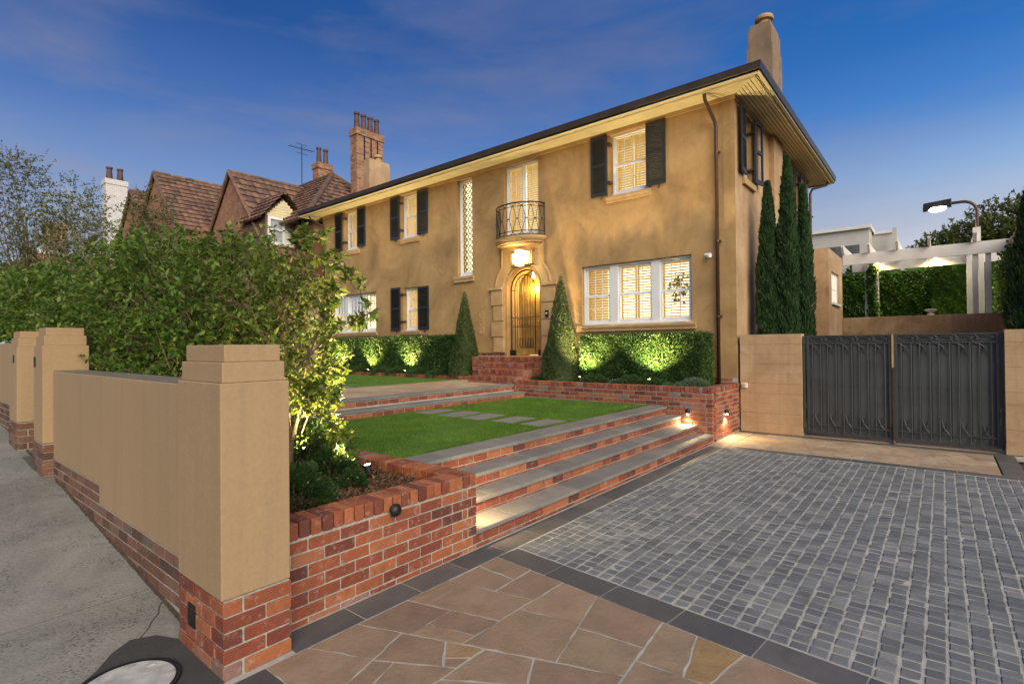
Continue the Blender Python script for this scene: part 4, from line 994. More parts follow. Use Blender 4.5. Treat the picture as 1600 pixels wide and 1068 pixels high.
# =================================================================== lamps on the house and garden
lt = thing('porch_lantern', 'glowing geometric leadlight lantern over the front door', 'lantern', (-8.98, 11.35, 4.25))
mb = MB(); lx, lz, ly = -8.98, 4.24, YF-.20
mb.box((lx-.11, ly-.07, lz-.22), (lx+.06, ly+.12, lz+.22)); mb.box((lx-.25, ly-.02, lz-.13), (lx-.111, ly+.12, lz+.13)); mb.box((lx+.061, ly-.03, lz-.13), (lx+.26, ly+.12, lz+.16)); mb.build('glass', M_LANTERN, lt)
mb = MB()
for (a, b, c, d) in ((-.38, .38, -.18, -.165), (-.38, .38, .165, .18)): mb.box((lx+a, YF-.16, lz+c), (lx+b, YF-.005, lz+d))
for x in (-.38, -.32, -.26, .27, .32, .37): mb.box((lx+x, YF-.165, lz-.165), (lx+x+.012, YF-.15, lz+.165))
for z in (-.06, .05): mb.box((lx-.38, YF-.163, lz+z), (lx-.26, YF-.152, lz+z+.012)); mb.box((lx+.27, YF-.163, lz+z), (lx+.38, YF-.152, lz+z+.012))
mb.build('frame', M_GOLD, lt)
point(lt, (lx, ly-.32, lz-.02), 24, (1, .74, .32), .12)
hl = thing('hall_light', 'warm ceiling light glowing in the porch behind the iron door grille', 'ceiling light', (-9.0, 12.0, 3.8))
mb = MB(); mb.lathe((-9.0, 12.0, 3.80), [(.03, .12), (.03, .03), (.06, .0), (.05, -.06), (.01, -.07)], 14); mb.build('shade', M_LANTERN, hl); point(hl, (-9.0, 11.98, 3.45), 26, (1, .72, .22), .08)
cc = thing('security_camera', 'small white security camera high on the wall beside the downpipe', 'camera', (-3.88, 11.5, 3.72))
mb = MB(); mb.box((-3.92, 11.49, 3.68), (-3.84, 11.549, 3.78)); mb.tube([(-3.88, 11.50, 3.73), (-3.88, 11.42, 3.72)], .015, 8); mb.build('bracket', M_WHITE, cc, bevel=.003)
mb = MB(); mb.tube([(-3.93, 11.42, 3.73), (-3.82, 11.36, 3.70)], .036, 14); mb.tube([(-3.82, 11.36, 3.70), (-3.80, 11.35, 3.695)], .042, 14); mb.build('camera_body', M_WHITE, cc)

def uplight(x, y, z, target, watts, label, ang=95, group='garden uplights among the plants', col=(1, .74, .36)):
    t = thing('garden_uplight', label, 'garden light', (x, y, z), 0, group)
    mb = MB(); d = (Vector(target)-Vector((x, y, z))).normalized(); p = Vector((x, y, z+.10))
    mb.tube([(x, y, z-.05), (x, y, z+.06)], .008, 6); mb.tube([p-d*.06, p-d*.05, p+d*.04, p+d*.04], [.022, .034, .036, .036], 14); mb.build('housing', M_IRON, t)
    mb = MB(); mb.tube([p+d*.034, p+d*.044], .031, 14); mb.build('lens', M_LAMP, t)
    spot(t, p+d*.06, p+d*2, watts, ang, col, .75, .03); return t
uplight(-6.42, 10.28, .95, (-6.3, 11.3, 4.4), 500, 'small garden uplight between the tall cone and the right hand hedge', 110)
uplight(-4.72, 10.25, .95, (-4.75, 11.3, 4.4), 540, 'small garden uplight in front of the middle of the right hand hedge', 112)
uplight(-13.15, 10.72, .93, (-13.1, 11.5, 4.2), 440, 'small garden uplight in the west bed, the one nearer the front door', 110)
uplight(-15.1, 10.72, .93, (-15.1, 11.5, 4.2), 440, 'small garden uplight in the middle of the west bed', 110)
uplight(-17.0, 10.72, .93, (-17.0, 11.5, 4.2), 440, 'small garden uplight in the west bed farthest from the door', 110)
uplight(-4.12, 2.92, .585, (-4.55, 2.68, 3.0), 420, 'bright spike light in the mulch of the brick planter', 140, 'tree uplights in the planter')
uplight(-5.35, 2.98, .585, (-5.6, 2.3, 2.6), 300, 'spike light hidden under the crab apple branches in the planter', 150, 'tree uplights in the planter')
def walllight(x, y, z, n, watts, label, lit=True, targ=None):
    t = thing('wall_light', label, 'wall light', (x, y, z), 0, 'hooded wall lights on the brickwork')
    n = Vector(n); mb = MB(); p = Vector((x, y, z)); mb.tube([p, p+n*.02], .034, 16)
    hood = []
    side = n.cross(Vector((0, 0, 1)))
    mb.tube([p+n*.02, p+n*.035, p+n*.05, p+n*.065], [.046, .05, .042, .018], 18); mb.build('housing', M_IRON, t)
    if lit:
        mb = MB(); mb.tube([p+n*.035+Vector((0, 0, -.050)), p+n*.035+Vector((0, 0, -.062))], .022, 12); mb.build('lens', M_LAMP, t)
        spot(t, p+n*.05+Vector((0, 0, -.075)), targ or (p+n*.25+Vector((0, 0, -.5))), watts, 150, (1, .70, .33), .8, .025)
    return t
walllight(-3.75, 9.852, .54, (0, -1, 0), 30, 'lit hooded wall light on the bed wall over the far ends of the treads')
walllight(-3.292, 10.57, .50, (1, 0, 0), 34, 'lit hooded wall light round the corner facing the drive')
walllight(-3.46, 3.458, .56, (0, 1, 0), 34, 'lit hooded wall light on the planter end over the near ends of the treads', targ=(-3.5, 4.2, .1))
walllight(-3.242, 2.52, .575, (1, 0, 0), 0, 'round dark unlit hooded light on the planter face toward the drive', lit=False)
tp = thing('garden_tap', 'small round cream outlet cover on the gate pier beside the brick bed', 'outlet cover', (-3.22, 11.54, .96))
mb = MB(); mb.box((-3.25, 11.505, .90), (-3.13, 11.545, 1.0)); mb.build('box', M_WHITE, tp, bevel=.006)
mb = MB(); mb.tube([(-3.20, 11.505, .95), (-3.20, 11.47, .95)], .036, 16); mb.build('cap', M_TRIM, tp)

# =================================================================== gate piers and driveway gate
def pier(x0, x1, label, y=11.55):
    t = thing('gate_pier', label, 'gate pier', ((x0+x1)/2, y, 0)); mb = MB(); z = 0; k = 0
    while z < 1.99: z2 = min(z+.2, 2.0); o = (0, .004, .001, .006, .002)[k % 5]; mb.box((x0+o*.3, y+o, z), (x1-o*.5, y+.26, z2-.003)); z = z2; k += 1
    mb.box((x0+.006, y+.008, 0), (x1-.006, y+.25, 1.99)); mb.build('blockwork', M_OCHRE2, t, bevel=.003)
    return t
p1 = pier(-3.285, -2.13, 'pale rendered block pier between the brick bed and the dark driveway gate')
p2 = pier(.77, 3.4, 'pale rendered block wall at the right hand side of the driveway gate', 11.50)
gt = thing('driveway_gate', 'charcoal double driveway gate with gothic wrought iron tracery over sheet metal', 'gate', (-.67, 11.64, 0))
def gate_leaf(x0, x1):
    z0, z1 = .07, 1.955; y = 11.64; fr = MB()
    for a, b in ((x0, x0+.045), (x1-.045, x1)): fr.box((a, y-.022, z0), (b, y+.022, z1))
    for a, b in ((1.925, 1.955), (1.79, 1.815), (.215, .24), (.07, .10)): fr.box((x0+.045, y-.020, a), (x1-.045, y+.020, b))
    leaf = fr.build('gate_leaf', M_GATE, gt, bevel=.003)
    sh = MB(); sh.box((x0+.03, y+.03, z0+.02), (x1-.03, y+.036, z1-.02))
    N = 5; p = (x1-x0-.09)/N
    for i in range(N):
        xc = x0+.045+p*(i+.5); sh.box((xc-.055, y+.018, z0+.08), (xc+.055, y+.029, 1.75)); 
        sh.box((xc+p*.5-.035, y+.016, z0+.08), (xc+p*.5+.03, y+.029, 1.80)) if i < N-1 else None
    sh.build('sheet', M_GATEBACK, leaf)
    tr = MB(); yy = y-.014
    for i in range(N):
        xc = x0+.045+p*(i+.5); e = p*.27
        for s in (-1, 1):
            tr.tube([(xc+s*e, yy, .24), (xc+s*e, yy, 1.79)], .009, 5); tr.tube([(xc+s*e, yy, .10), (xc+s*e, yy, .215)], .009, 5)
            tr.obox((xc+s*e, yy, 1.02), (.018, 0, 0), (0, .014, 0), (0, 0, .010))
            tr.tube([(xc+s*e, yy, 1.60), (xc+s*e*.55, yy, 1.605), (xc+s*e*.50, yy, 1.63), (xc+s*e*.2, yy, 1.69), (xc-s*e*.35, yy, 1.79)], .008, 5)
            tr.tube([(xc+s*p*.5, yy, 1.79), (xc+s*e*1.0, yy, 1.775), (xc+s*e*.4, yy, 1.74), (xc, yy, 1.70)], .008, 5)
            tr.tube([(xc+s*e, yy, .44), (xc+s*e*.6, yy, .435), (xc+s*e*.5, yy, .40), (xc+s*e*.1, yy, .31), (xc-s*e*.7, yy, .24)], .009, 5)
        tr.tube([(xc+p*.43*math.cos(R(a)), yy, 1.87+.035*math.sin(R(a))) for a in range(0, 361, 20)], .008, 5, cap=False)
        tr.tube([(xc+p*.5+.045*math.cos(R(a)), yy, 1.87+.05*math.sin(R(a))) for a in range(0, 361, 45)], .007, 5, cap=False) if i < N-1 else None
        for s in (-1, 1): tr.tube([(xc+s*p*.5, yy, 1.92), (xc+s*p*.28, yy, 1.87), (xc+s*p*.5, yy, 1.82)], .007, 5)
    tr.build('tracery', M_GATE, leaf)
    return leaf
gate_leaf(-2.06, -.705); gate_leaf(-.675, .72)
mb = MB(); mb.box((-.705, 11.595, 1.36), (-.678, 11.617, 1.955)); mb.build('meeting_strip', M_TRIM, gt)
mb = MB(); mb.box((-.703, 11.60, .05), (-.680, 11.617, 1.355)); mb.tube([(-.69, 11.58, .0), (-.69, 11.58, .35)], .010, 8); mb.lathe((-.69, 11.58, .0), [(.045, 0), (.04, .03), (.02, .06)], 12); mb.build('drop_bolt', M_PIPE, gt)
for x in (-2.10, .745):
    mb = MB(); mb.box((x-.018, 11.60, .05), (x+.018, 11.66, 1.95)); [mb.box((x-.03, 11.585, z), (x+.03, 11.67, z+.10)) for z in (.15, .55, 1.80)]; mb.build('hinge_post', M_GATE, gt)
mb = MB(); mb.box((-3.3, 11.6, -.07), (4, 22, .005)); tag(mb.build('rear_driveway', M_SAND), kind='structure')

# =================================================================== behind the gate
sb = thing('garage_wing', 'low flat roofed rendered wing behind the house with a small lit window', 'outbuilding', (-3.8, 20.5, 0))
mb = MB(); op = [(19.85, 21.55, 3.05, 4.05)]
wall_cells(mb, 19.2, 22.1, 0, 4.83, [(19.75, 21.3, 3.13, 4.15)], 0, .12, lambda a, z, d: (-2.75-d, a, z))
mb.add([(-6, 19.2, 0), (-2.75, 19.2, 0), (-2.75, 19.2, 4.83), (-6, 19.2, 4.83), (-6, 22.1, 0), (-6, 22.1, 4.83), (-2.75, 22.1, 0), (-2.75, 22.1, 4.83)], [(0, 1, 2, 3), (0, 3, 5, 4), (3, 2, 7, 5), (4, 5, 7, 6)])
mb.build('wall', M_OCHRE2, sb)
mb = MB(); mb.box((-2.86, 19.75, 3.13), (-2.80, 19.80, 4.15)); mb.box((-2.86, 21.25, 3.13), (-2.80, 21.3, 4.15)); mb.box((-2.86, 19.8, 4.10), (-2.80, 21.25, 4.15)); mb.box((-2.86, 19.7, 3.06), (-2.68, 21.35, 3.13)); w = mb.build('window', M_WHITE, sb)
mb = MB(); mb.add([(-2.84, 19.8, 3.14), (-2.84, 21.25, 3.14), (-2.84, 21.25, 4.1), (-2.84, 19.8, 4.1)], [(0, 1, 2, 3)]); mb.build('pane', emis('frosted_lit_pane', (1, .85, .6), .75), w)
mb = MB()
for k in range(1, 4): mb.box((-2.838, 19.8+k*.3625-.012, 3.14), (-2.815, 19.8+k*.3625+.012, 4.10))
mb.box((-2.838, 19.8, 3.6), (-2.816, 21.25, 3.62)); mb.build('glazing_bar', M_WHITE, w)
rw = thing('retaining_wall', 'weathered rendered retaining wall below the white pergola', 'wall', (-.6, 22, 0))
mb = MB(); mb.box((-2.75, 22.0, 0), (1.75, 22.25, 2.70)); mb.box((1.5, 12.6, 0), (1.75, 22.0, 2.70)); mb.build('render', render_mat('stained_render', (.20, .13, .07), (.36, .24, .13), (.46, .33, .20), big=1.0, stain=(.07, .055, .04), stain_amt=.7, streak=.3), rw, bevel=.01)
tw = thing('timber_fence', 'aged timber paling fence rising at the right of the pergola', 'fence', (1.75, 20, 2.7))
mb = MB()
for k in range(60): y = 12.7+k*.19; mb.box((1.68+.004*(k % 3), y, 2.60), (1.71+.004*(k % 3), y+.17, 5.0+.02*(k % 4)))
mb.build('palings', plain('aged_timber', (.26, .19, .11), .9, 0, 8, .4), tw)
mb = MB(); mb.box((-8, 22.2, .0), (14, 60, 2.55)); tag(mb.build('terrace', M_TURF), kind='structure')
pg = thing('pergola', 'white painted timber pergola with paired posts above the retaining wall', 'pergola', (-.6, 24, 2.55))
def beam(a, b, name='beam'): mb = MB(); mb.box(a, b); mb.build(name, M_PERG, pg, bevel=.008)
beam((-2.76, 22.30, 4.60), (1.67, 22.36, 4.99)); beam((-2.76, 24.94, 4.62), (1.67, 25.0, 4.99))
for x in (.85, 1.16): beam((x-.07, 22.37, 2.5), (x+.07, 22.47, 4.95), 'post')
for x in (.78, 1.10): beam((x-.075, 24.80, 2.5), (x+.075, 24.93, 4.95), 'post')
for x in (-2.26, -1.95): beam((x-.07, 24.82, 2.5), (x+.07, 24.93, 4.95), 'post')
for x in (-2.72, -1.95, -1.15, -.30, .85):
    mb = MB(); mb.prism([(22.10, 5.05), (22.02, 5.30), (25.3, 5.30), (25.2, 5.05), (25.1, 4.9), (22.3, 4.9)] if False else [(21.95, 5.22), (21.95, 5.28), (25.35, 5.28), (25.35, 5.22), (25.15, 4.995), (22.15, 4.995)], x-.035, x+.035, 0, 'X'); mb.build('rafter', M_PERG, pg)
mb = MB(); mb.box((.80, 22.28, 4.99), (.99, 22.46, 5.45)); mb.build('post_block', M_PERG, pg)
def plight(x, y, z, label):
    t = thing('pergola_light', label, 'light', (x, y, z), 0, 'pergola downlights'); mb = MB(); mb.tube([(x, y, z+.12), (x, y, z)], [.05, .06], 12); mb.build('housing', M_PERG, t)
    mb = MB(); mb.tube([(x, y, z-.002), (x, y, z-.03)], .05, 12); mb.build('lens', M_LAMP, t); spot(t, (x, y, z-.06), (x, y+.4, z-2), 70, 155, (1, .66, .24), .6, .05)
plight(-1.9, 24.72, 4.92, 'warm downlight on the pergola above the left pair of posts'); plight(-.15, 24.72, 4.92, 'warm downlight near the middle of the pergola beam')
sl = thing('street_lamp', 'lit box headed street lamp on a curved dark arm beyond the pergola', 'street lamp', (1.02, 26, 2.5))
mb = MB(); pts = [(1.06, 26, 2.5), (1.06, 26, 6.65)] + [(1.06-.42+.42*math.cos(R(a)), 26, 6.65+.42*math.sin(R(a))) for a in range(15, 91, 15)] + [(.35, 26, 7.07), (.22, 26, 7.06)]
mb.tube(pts, .055, 10); mb.build('pole', M_PIPE, sl, smooth=True)
mb = MB(); mb.prism([(-.52, 6.90), (.34, 6.96), (.34, 7.22), (-.50, 7.16)], 25.8, 26.2, 0, 'Y'); mb.build('lamp_head', M_IRON, sl, bevel=.02)
mb = MB(); mb.lathe((-.08, 26, 6.82), [(.05, 0), (.2, .03), (.27, .09), (.28, .13)], 20); mb.build('lamp_bowl', M_LAMPW, sl)
spot(sl, (-.08, 26, 6.78), (-.08, 26, 3), 500, 150, (1, .92, .75), .5, .15)
ap = thing('apartment_building', 'pale grey flat roofed apartment block beyond the pergola', 'building', (-6, 36, 2))
mb = MB(); mb.box((-14, 35, 2), (-3.05, 44, 8.15)); mb.box((-3.05, 36.5, 2), (-2.1, 44, 8.0)); M_APT = plain('pale_render', (.50, .47, .45), .85, 0, 1.5, .1); mb.build('wall', M_APT, ap)
mb = MB(); mb.box((-14.1, 34.8, 8.15), (-2.95, 44, 8.32)); mb.box((-2.95, 36.4, 8.0), (-2.0, 44, 8.15)); mb.build('parapet', M_PERG, ap)
mb = MB(); mb.box((-7.6, 34.95, 6.3), (-3.5, 34.99, 7.3)); mb.build('window', plain('dark_glass', (.10, .10, .11), .2), ap)
mb = MB(); mb.box((-2.05, 35.5, 6.0), (-1.85, 35.9, 8.1)); mb.box((-1.6, 40, 4.8), (1.0, 46, 7.0)); mb.build('stair_tower', M_APT, ap)
mb = MB(); [mb.box((-1.3+k*.3, 39.95, 5.6), (-1.27+k*.3, 39.99, 6.9)) for k in range(7)]; mb.build('balustrade', M_PERG, ap)
mb = MB(); mb.prism([(-14, 8.3), (-6.5, 8.3), (-8.5, 9.0), (-12, 9.3)], 38, 44, 0, 'Y'); mb.build('roof', M_SLATE, ap)

# =================================================================== foliage tools
def leafmesh(C, D, N, L, Wr=.5, fold=.25):
    D = D/np.linalg.norm(D, axis=1)[:, None]; Sd = np.cross(D, N); Sd /= np.maximum(np.linalg.norm(Sd, axis=1), 1e-6)[:, None]; Nn = np.cross(Sd, D)
    L = L[:, None]; w = L*Wr*.5; b = C; t = C+D*L; m = C+D*L*.45
    V = np.stack([b, m+Sd*w+Nn*w*fold, t, m-Sd*w+Nn*w*fold], 1).reshape(-1, 3); k = np.arange(len(C))[:, None]*4
    return V, np.concatenate([k+[0, 1, 2], k+[0, 2, 3]])
def unit(n, r): v = r.normal(size=(n, 3)); return v/np.linalg.norm(v, axis=1)[:, None]
def twig_leaves(P0, P1, m, r, ln, wr=.5):
    """m leaves along each twig"""
    n = len(P0); T = r.uniform(.05, 1.0, (n, m)); d = P1-P0; C = (P0[:, None]+d[:, None]*T[..., None]).reshape(-1, 3)
    dn = np.repeat(d/np.linalg.norm(d, axis=1)[:, None], m, 0); D = dn*.55+unit(n*m, r)*.75+np.array([0, 0, -.15]); N = unit(n*m, r)*.7+np.array([0, 0, 1.0])
    return leafmesh(C, D, N, r.uniform(.6, 1.2, n*m)*ln, wr)
def ellip(n, c, rad, r, shell=.55):
    u = unit(n, r); q = r.uniform(shell**3, 1, n)**(1/3); inner = r.random(n) < .25; q[inner] = r.uniform(.1, 1, inner.sum())
    bump_ = 1+.16*np.sin(u[:, 0]*5+c[0])*np.cos(u[:, 2]*6+c[1])+.1*np.sin(u[:, 1]*9+u[:, 0]*7)
    return np.array(c)+u*np.array(rad)*(q*bump_)[:, None], u
def tree(label, cat, base, blobs, ntw, m, ln, tw=.28, seed=1, leaf=None, bark=None, trunk_r=.05, limbs=10, group=None, name='tree', stems=1, wr=.5, zmin=-9, droop=0, sprays=()):
    r = np.random.default_rng(seed); leaf = leaf or M_LEAF; bark = bark or M_BARK
    t = thing(name, label, cat, base, 0, group); B = np.array(base, float); off = B
    tm = MB(); vols = np.array([b[1][0]*b[1][1]*b[1][2] for b in blobs]); share = vols**.75/np.sum(vols**.75); P0s, P1s = [], []
    ctr = np.average([b[0] for b in blobs], axis=0, weights=share)
    ends = []
    for s in range(stems):
        top = ctr + np.array([r.normal(0, .15), r.normal(0, .1), 0]) + (np.array([(s-(stems-1)/2)*.35, 0, 0]) if stems > 1 else 0)
        b0 = B + (np.array([(s-(stems-1)/2)*.08, r.normal(0, .03), 0]) if stems > 1 else 0)
        k = 7; pts = [b0+(top-b0)*i/k+np.array([math.sin(i*1.3+s)*.03, math.cos(i*1.1+s)*.03, 0])*min(1, i) for i in range(k+1)]
        tm.tube([tuple(p-off) for p in pts], [trunk_r*(1-.65*i/k) for i in range(k+1)], 8); ends.append(pts)
    for (c, rad), sh in zip(blobs, share):
        n = int(ntw*sh); C, u = ellip(n, c, rad, r)
        ok = C[:, 2] > zmin; C = C[ok]; u = u[ok]; n = len(C); d = u*.8+unit(n, r)*.6+np.array([0, 0, .35-droop]); d /= np.linalg.norm(d, axis=1)[:, None]
        L = r.uniform(.6, 1.35, n)[:, None]*tw; P0s.append(C-d*L*.5); P1s.append(C+d*L*.5)
        for k in range(max(2, int(limbs*sh))):
            e = C[r.integers(n)]; pts = ends[r.integers(len(ends))]; a = pts[r.integers(2, len(pts))]; mid = (a+e)/2+np.array([0, 0, .12*np.linalg.norm(e-a)])
            q = [a*(1-s_)**2+mid*2*s_*(1-s_)+e*s_*s_ for s_ in np.linspace(0, 1, 7)]
            tm.tube([tuple(p-off) for p in q], [max(.004, trunk_r*.42*(1-.85*i/6)) for i in range(7)], 6)
    for sp in sprays:
        q = np.array(sp, float); tt = np.linspace(0, len(q)-1, 14); pp = np.stack([np.interp(tt, range(len(q)), q[:, k]) for k in range(3)], 1)
        tm.tube([tuple(p-off) for p in pp], [.013-.0008*i for i in range(14)], 6); nn = 19; u = r.uniform(.3, 1, nn)*(len(q)-1)
        C = np.stack([np.interp(u, range(len(q)), q[:, k]) for k in range(3)], 1); d = unit(nn, r)+np.array([.2, 0, .1]); d /= np.linalg.norm(d, axis=1)[:, None]
        P0s.append(C); P1s.append(C+d*r.uniform(.05, .14, nn)[:, None])
    P0 = np.concatenate(P0s); P1 = np.concatenate(P1s)
    for i in r.choice(len(P0), min(len(P0), 500), replace=False):
        d = P1[i]-P0[i]; tm.tube([tuple(P0[i]-d*.5-off), tuple(P0[i]-off), tuple(P1[i]-off)], [.004, .003, .002], 4, cap=False)
    o = obj('trunk', tm.mesh(), bark, t)
    V, F = twig_leaves(P0, P1, m, r, ln, wr); o = obj('crown', fast_mesh(V-off, F), leaf, t); return t

# =================================================================== planter trees along the front wall
A = 'crab apple trees behind the front wall'
tree('leafy crab apple with bright sprays reaching right over the stepped pillar', 'tree', (-4.75, 2.45, .57), [((-4.98, 2.35, 2.25), (.62, .5, .60)), ((-4.5, 2.35, 1.75), (.42, .4, .42)), ((-4.22, 2.35, 2.38), (.30, .3, .20)), ((-4.2, 2.35, 1.42), (.30, .3, .18)), ((-5.0, 2.3, 1.5), (.5, .45, .35))], 540, 12, .070, .26, 31, M_LEAFLIT, trunk_r=.028, limbs=20, stems=3, group=A, name='crab_apple_tree',
    sprays=[((-4.5, 2.35, 2.35), (-3.95, 2.3, 2.56), (-3.58, 2.3, 2.45), (-3.36, 2.3, 2.20)), ((-4.3, 2.35, 1.6), (-3.85, 2.3, 1.95), (-3.66, 2.3, 2.28)), ((-4.3, 2.35, 1.65), (-3.6, 2.3, 1.96), (-3.08, 2.3, 2.08)),
            ((-4.45, 2.45, 1.05), (-4.1, 2.4, 1.45), (-3.7, 2.35, 1.72)), ((-4.3, 2.4, 1.25), (-3.95, 2.4, 1.22), (-3.6, 2.4, 1.0)), ((-4.3, 2.35, 1.4), (-3.9, 2.3, 1.5), (-3.62, 2.3, 1.42)), ((-4.5, 2.35, 2.5), (-4.15, 2.3, 2.75), (-3.85, 2.3, 2.70))])
tree('dense crab apple in the middle of the planter behind the front wall', 'tree', (-6.1, 2.4, .57), [((-6.0, 2.3, 2.25), (1.0, .62, .75)), ((-5.6, 2.2, 1.75), (.8, .5, .5)), ((-6.6, 2.2, 1.7), (.8, .5, .55)), ((-5.6, 2.4, 2.75), (.35, .3, .25))], 1150, 14, .070, .28, 32, trunk_r=.035, limbs=26, stems=2, group=A, name='crab_apple_tree')
tree('tall crab apple beside the pedestrian gap, leaning over its pillar', 'tree', (-7.4, 2.3, .57), [((-7.5, 2.15, 2.35), (1.05, .65, .85)), ((-8.2, 2.1, 2.6), (.75, .55, .75)), ((-7.3, 2.0, 1.65), (.8, .45, .6)), ((-6.9, 2.2, 2.85), (.5, .4, .3)), ((-8.7, 2.0, 1.9), (.5, .4, .35))], 1200, 14, .072, .30, 33, trunk_r=.035, limbs=22, stems=2, group=A, name='crab_apple_tree')
tree('crab apple just beyond the pedestrian gap, behind the second stepped pillar', 'tree', (-10.4, 2.5, .9), [((-10.3, 2.3, 2.15), (1.2, .7, .75)), ((-9.9, 2.1, 2.0), (.7, .5, .5))], 900, 14, .09, .32, 34, trunk_r=.035, limbs=12, group=A, name='crab_apple_tree')
tree('crab apple far along the front wall at the left edge of the view', 'tree', (-13.2, 2.5, 1.0), [((-13, 2.3, 2.6), (1.7, .8, .75)), ((-11.8, 2.3, 2.3), (.9, .6, .7))], 900, 14, .11, .36, 35, trunk_r=.035, limbs=10, group=A, name='crab_apple_tree')
tree('crab apple standing farthest along the front wall', 'tree', (-17, 2.6, 1.2), [((-16.7, 2.4, 2.8), (2.2, .9, .9)), ((-20, 2.4, 3.0), (2, .9, .9))], 900, 14, .14, .42, 36, trunk_r=.035, limbs=10, group=A, name='crab_apple_tree')

def shrub(x, y, z, rad, h, n, ln, m, label, name='shrub', cat='shrub', seed=0, group=None, spiky=.4, wr=.4):
    t = thing(name, label, cat, (x, y, z), 0, group); r = np.random.default_rng(int(abs(x*97+y*31))+seed)
    u = unit(n, r); u[:, 2] = np.abs(u[:, 2]); b = 1+.15*np.sin(u[:, 0]*8+x)*np.cos(u[:, 1]*8+y)
    C = u*np.array([rad, rad, h])*(r.uniform(.72, 1.0, n)*b)[:, None]; D = u+unit(n, r)*spiky+np.array([0, 0, .25]); V, F = leafmesh(C, D, unit(n, r)+u*.5, r.uniform(.6, 1.3, n)*ln, wr)
    obj('foliage', fast_mesh(V, F), m, t)
    s = MB()
    for k in range(7): a = k*.9; s.tube([(0, 0, -.05), (math.cos(a)*rad*.35, math.sin(a)*rad*.35, h*.45), (math.cos(a)*rad*.7, math.sin(a)*rad*.7, h*.7)], .008, 5)
    obj('stem', s.mesh(), M_BARK, t); return t
shrub(-5.0, 2.75, .60, .50, .50, 9000, .040, M_SHRUB, 'dark evergreen shrub at the back of the planter beside the lawn')
shrub(-3.93, 2.10, .56, .30, .33, 7000, .030, M_SHRUB, 'round dark dwarf conifer beside the stepped pillar')
shrub(-4.42, 2.72, .57, .24, .30, 4500, .036, M_SHRUB, 'bright lit dwarf shrub left of the spike light in the mulch')
shrub(-4.05, 2.70, .57, .13, .15, 2600, .028, M_SHRUB, 'smallest dwarf shrub on the mulch in front of the spike light')
shrub(-4.55, 2.05, .57, .35, .40, 6000, .035, M_SHRUB, 'dark evergreen shrub low behind the stepped pillar')

# =================================================================== clipped hedges and cones
def boxcloud(n, a, b, r, th=.10):
    """points on the shell of a box, with outward normals"""
    a = np.array(a, float); b = np.array(b, float); s = b-a; ar = np.array([s[1]*s[2], s[1]*s[2], s[0]*s[2], s[0]*s[2], s[0]*s[1]]); f = r.choice(5, n, p=ar/ar.sum())
    P = a+r.random((n, 3))*s; N = np.zeros((n, 3)); d = r.exponential(th*.45, n)
    lump = .028*np.sin(P[:, 0]*5.1)*np.cos(P[:, 2]*6.3+P[:, 1]*4)+.018*np.sin(P[:, 0]*13+P[:, 2]*9)
    for k, (ax, sg) in enumerate(((0, -1), (0, 1), (1, -1), (1, 1), (2, 1))):
        mk = f == k; P[mk, ax] = (b[ax] if sg > 0 else a[ax])-sg*(d[mk]-lump[mk]); N[mk, ax] = sg
    return P, N
def hedge(name, label, a, b, n, ln, m, seed, group=None, core=.09):
    c = ((a[0]+b[0])/2, (a[1]+b[1])/2, a[2]); t = thing(name, label, 'hedge', c, 0, group); r = np.random.default_rng(seed); P, N = boxcloud(n, a, b, r)
    ns = int((b[0]-a[0])*26); S0 = np.stack([r.uniform(a[0]+.05, b[0]-.05, ns), r.uniform(a[1]+.03, b[1]-.03, ns), np.full(ns, b[2]-.02)], 1); Ls = r.uniform(.03, .13, ns)*(r.random(ns)**.5)  # loose shoots above the clipped top, added to throw shadows on the wall
    k9 = 9; T = r.random((ns, k9)); dd = unit(ns, r)*.35+np.array([0, 0, 1.0]); P = np.concatenate([P, (S0[:, None]+dd[:, None]*(T*Ls[:, None])[..., None]).reshape(-1, 3)]); N = np.concatenate([N, np.tile([[0, 0, .4]], (ns*k9, 1))]); n = len(P)
    D = N*.6+unit(n, r)*.8+np.array([0, 0, .25]); V, F = leafmesh(P, D, unit(n, r)+N*.8, r.uniform(.6, 1.3, n)*ln, .55); obj('foliage', fast_mesh(V-np.array(c), F), m, t)
    mb = MB(); k = core; mb.box((a[0]+k, a[1]+k, a[2]-.1), (b[0]-k, b[1]-k, b[2]-k)); mb.build('inner_branches', M_HEDGE if m is not M_IVY else M_IVY, t); return t
hedge('box_hedge', 'clipped green hedge in the raised bed under the wide window', (-6.62, 10.62, .93), (-3.74, 11.28, 2.03), 52000, .040, M_HEDGE, 41)
for i, (x0, x1) in enumerate(((-18.6, -17.0), (-17.0, -15.35), (-15.35, -13.7), (-13.7, -11.2))): pass
hedge('box_hedge', 'long clipped hedge in the west bed running to the smaller cone', (-18.6, 10.95, .93), (-11.15, 11.4, 2.12), 60000, .055, M_HEDGE, 42)
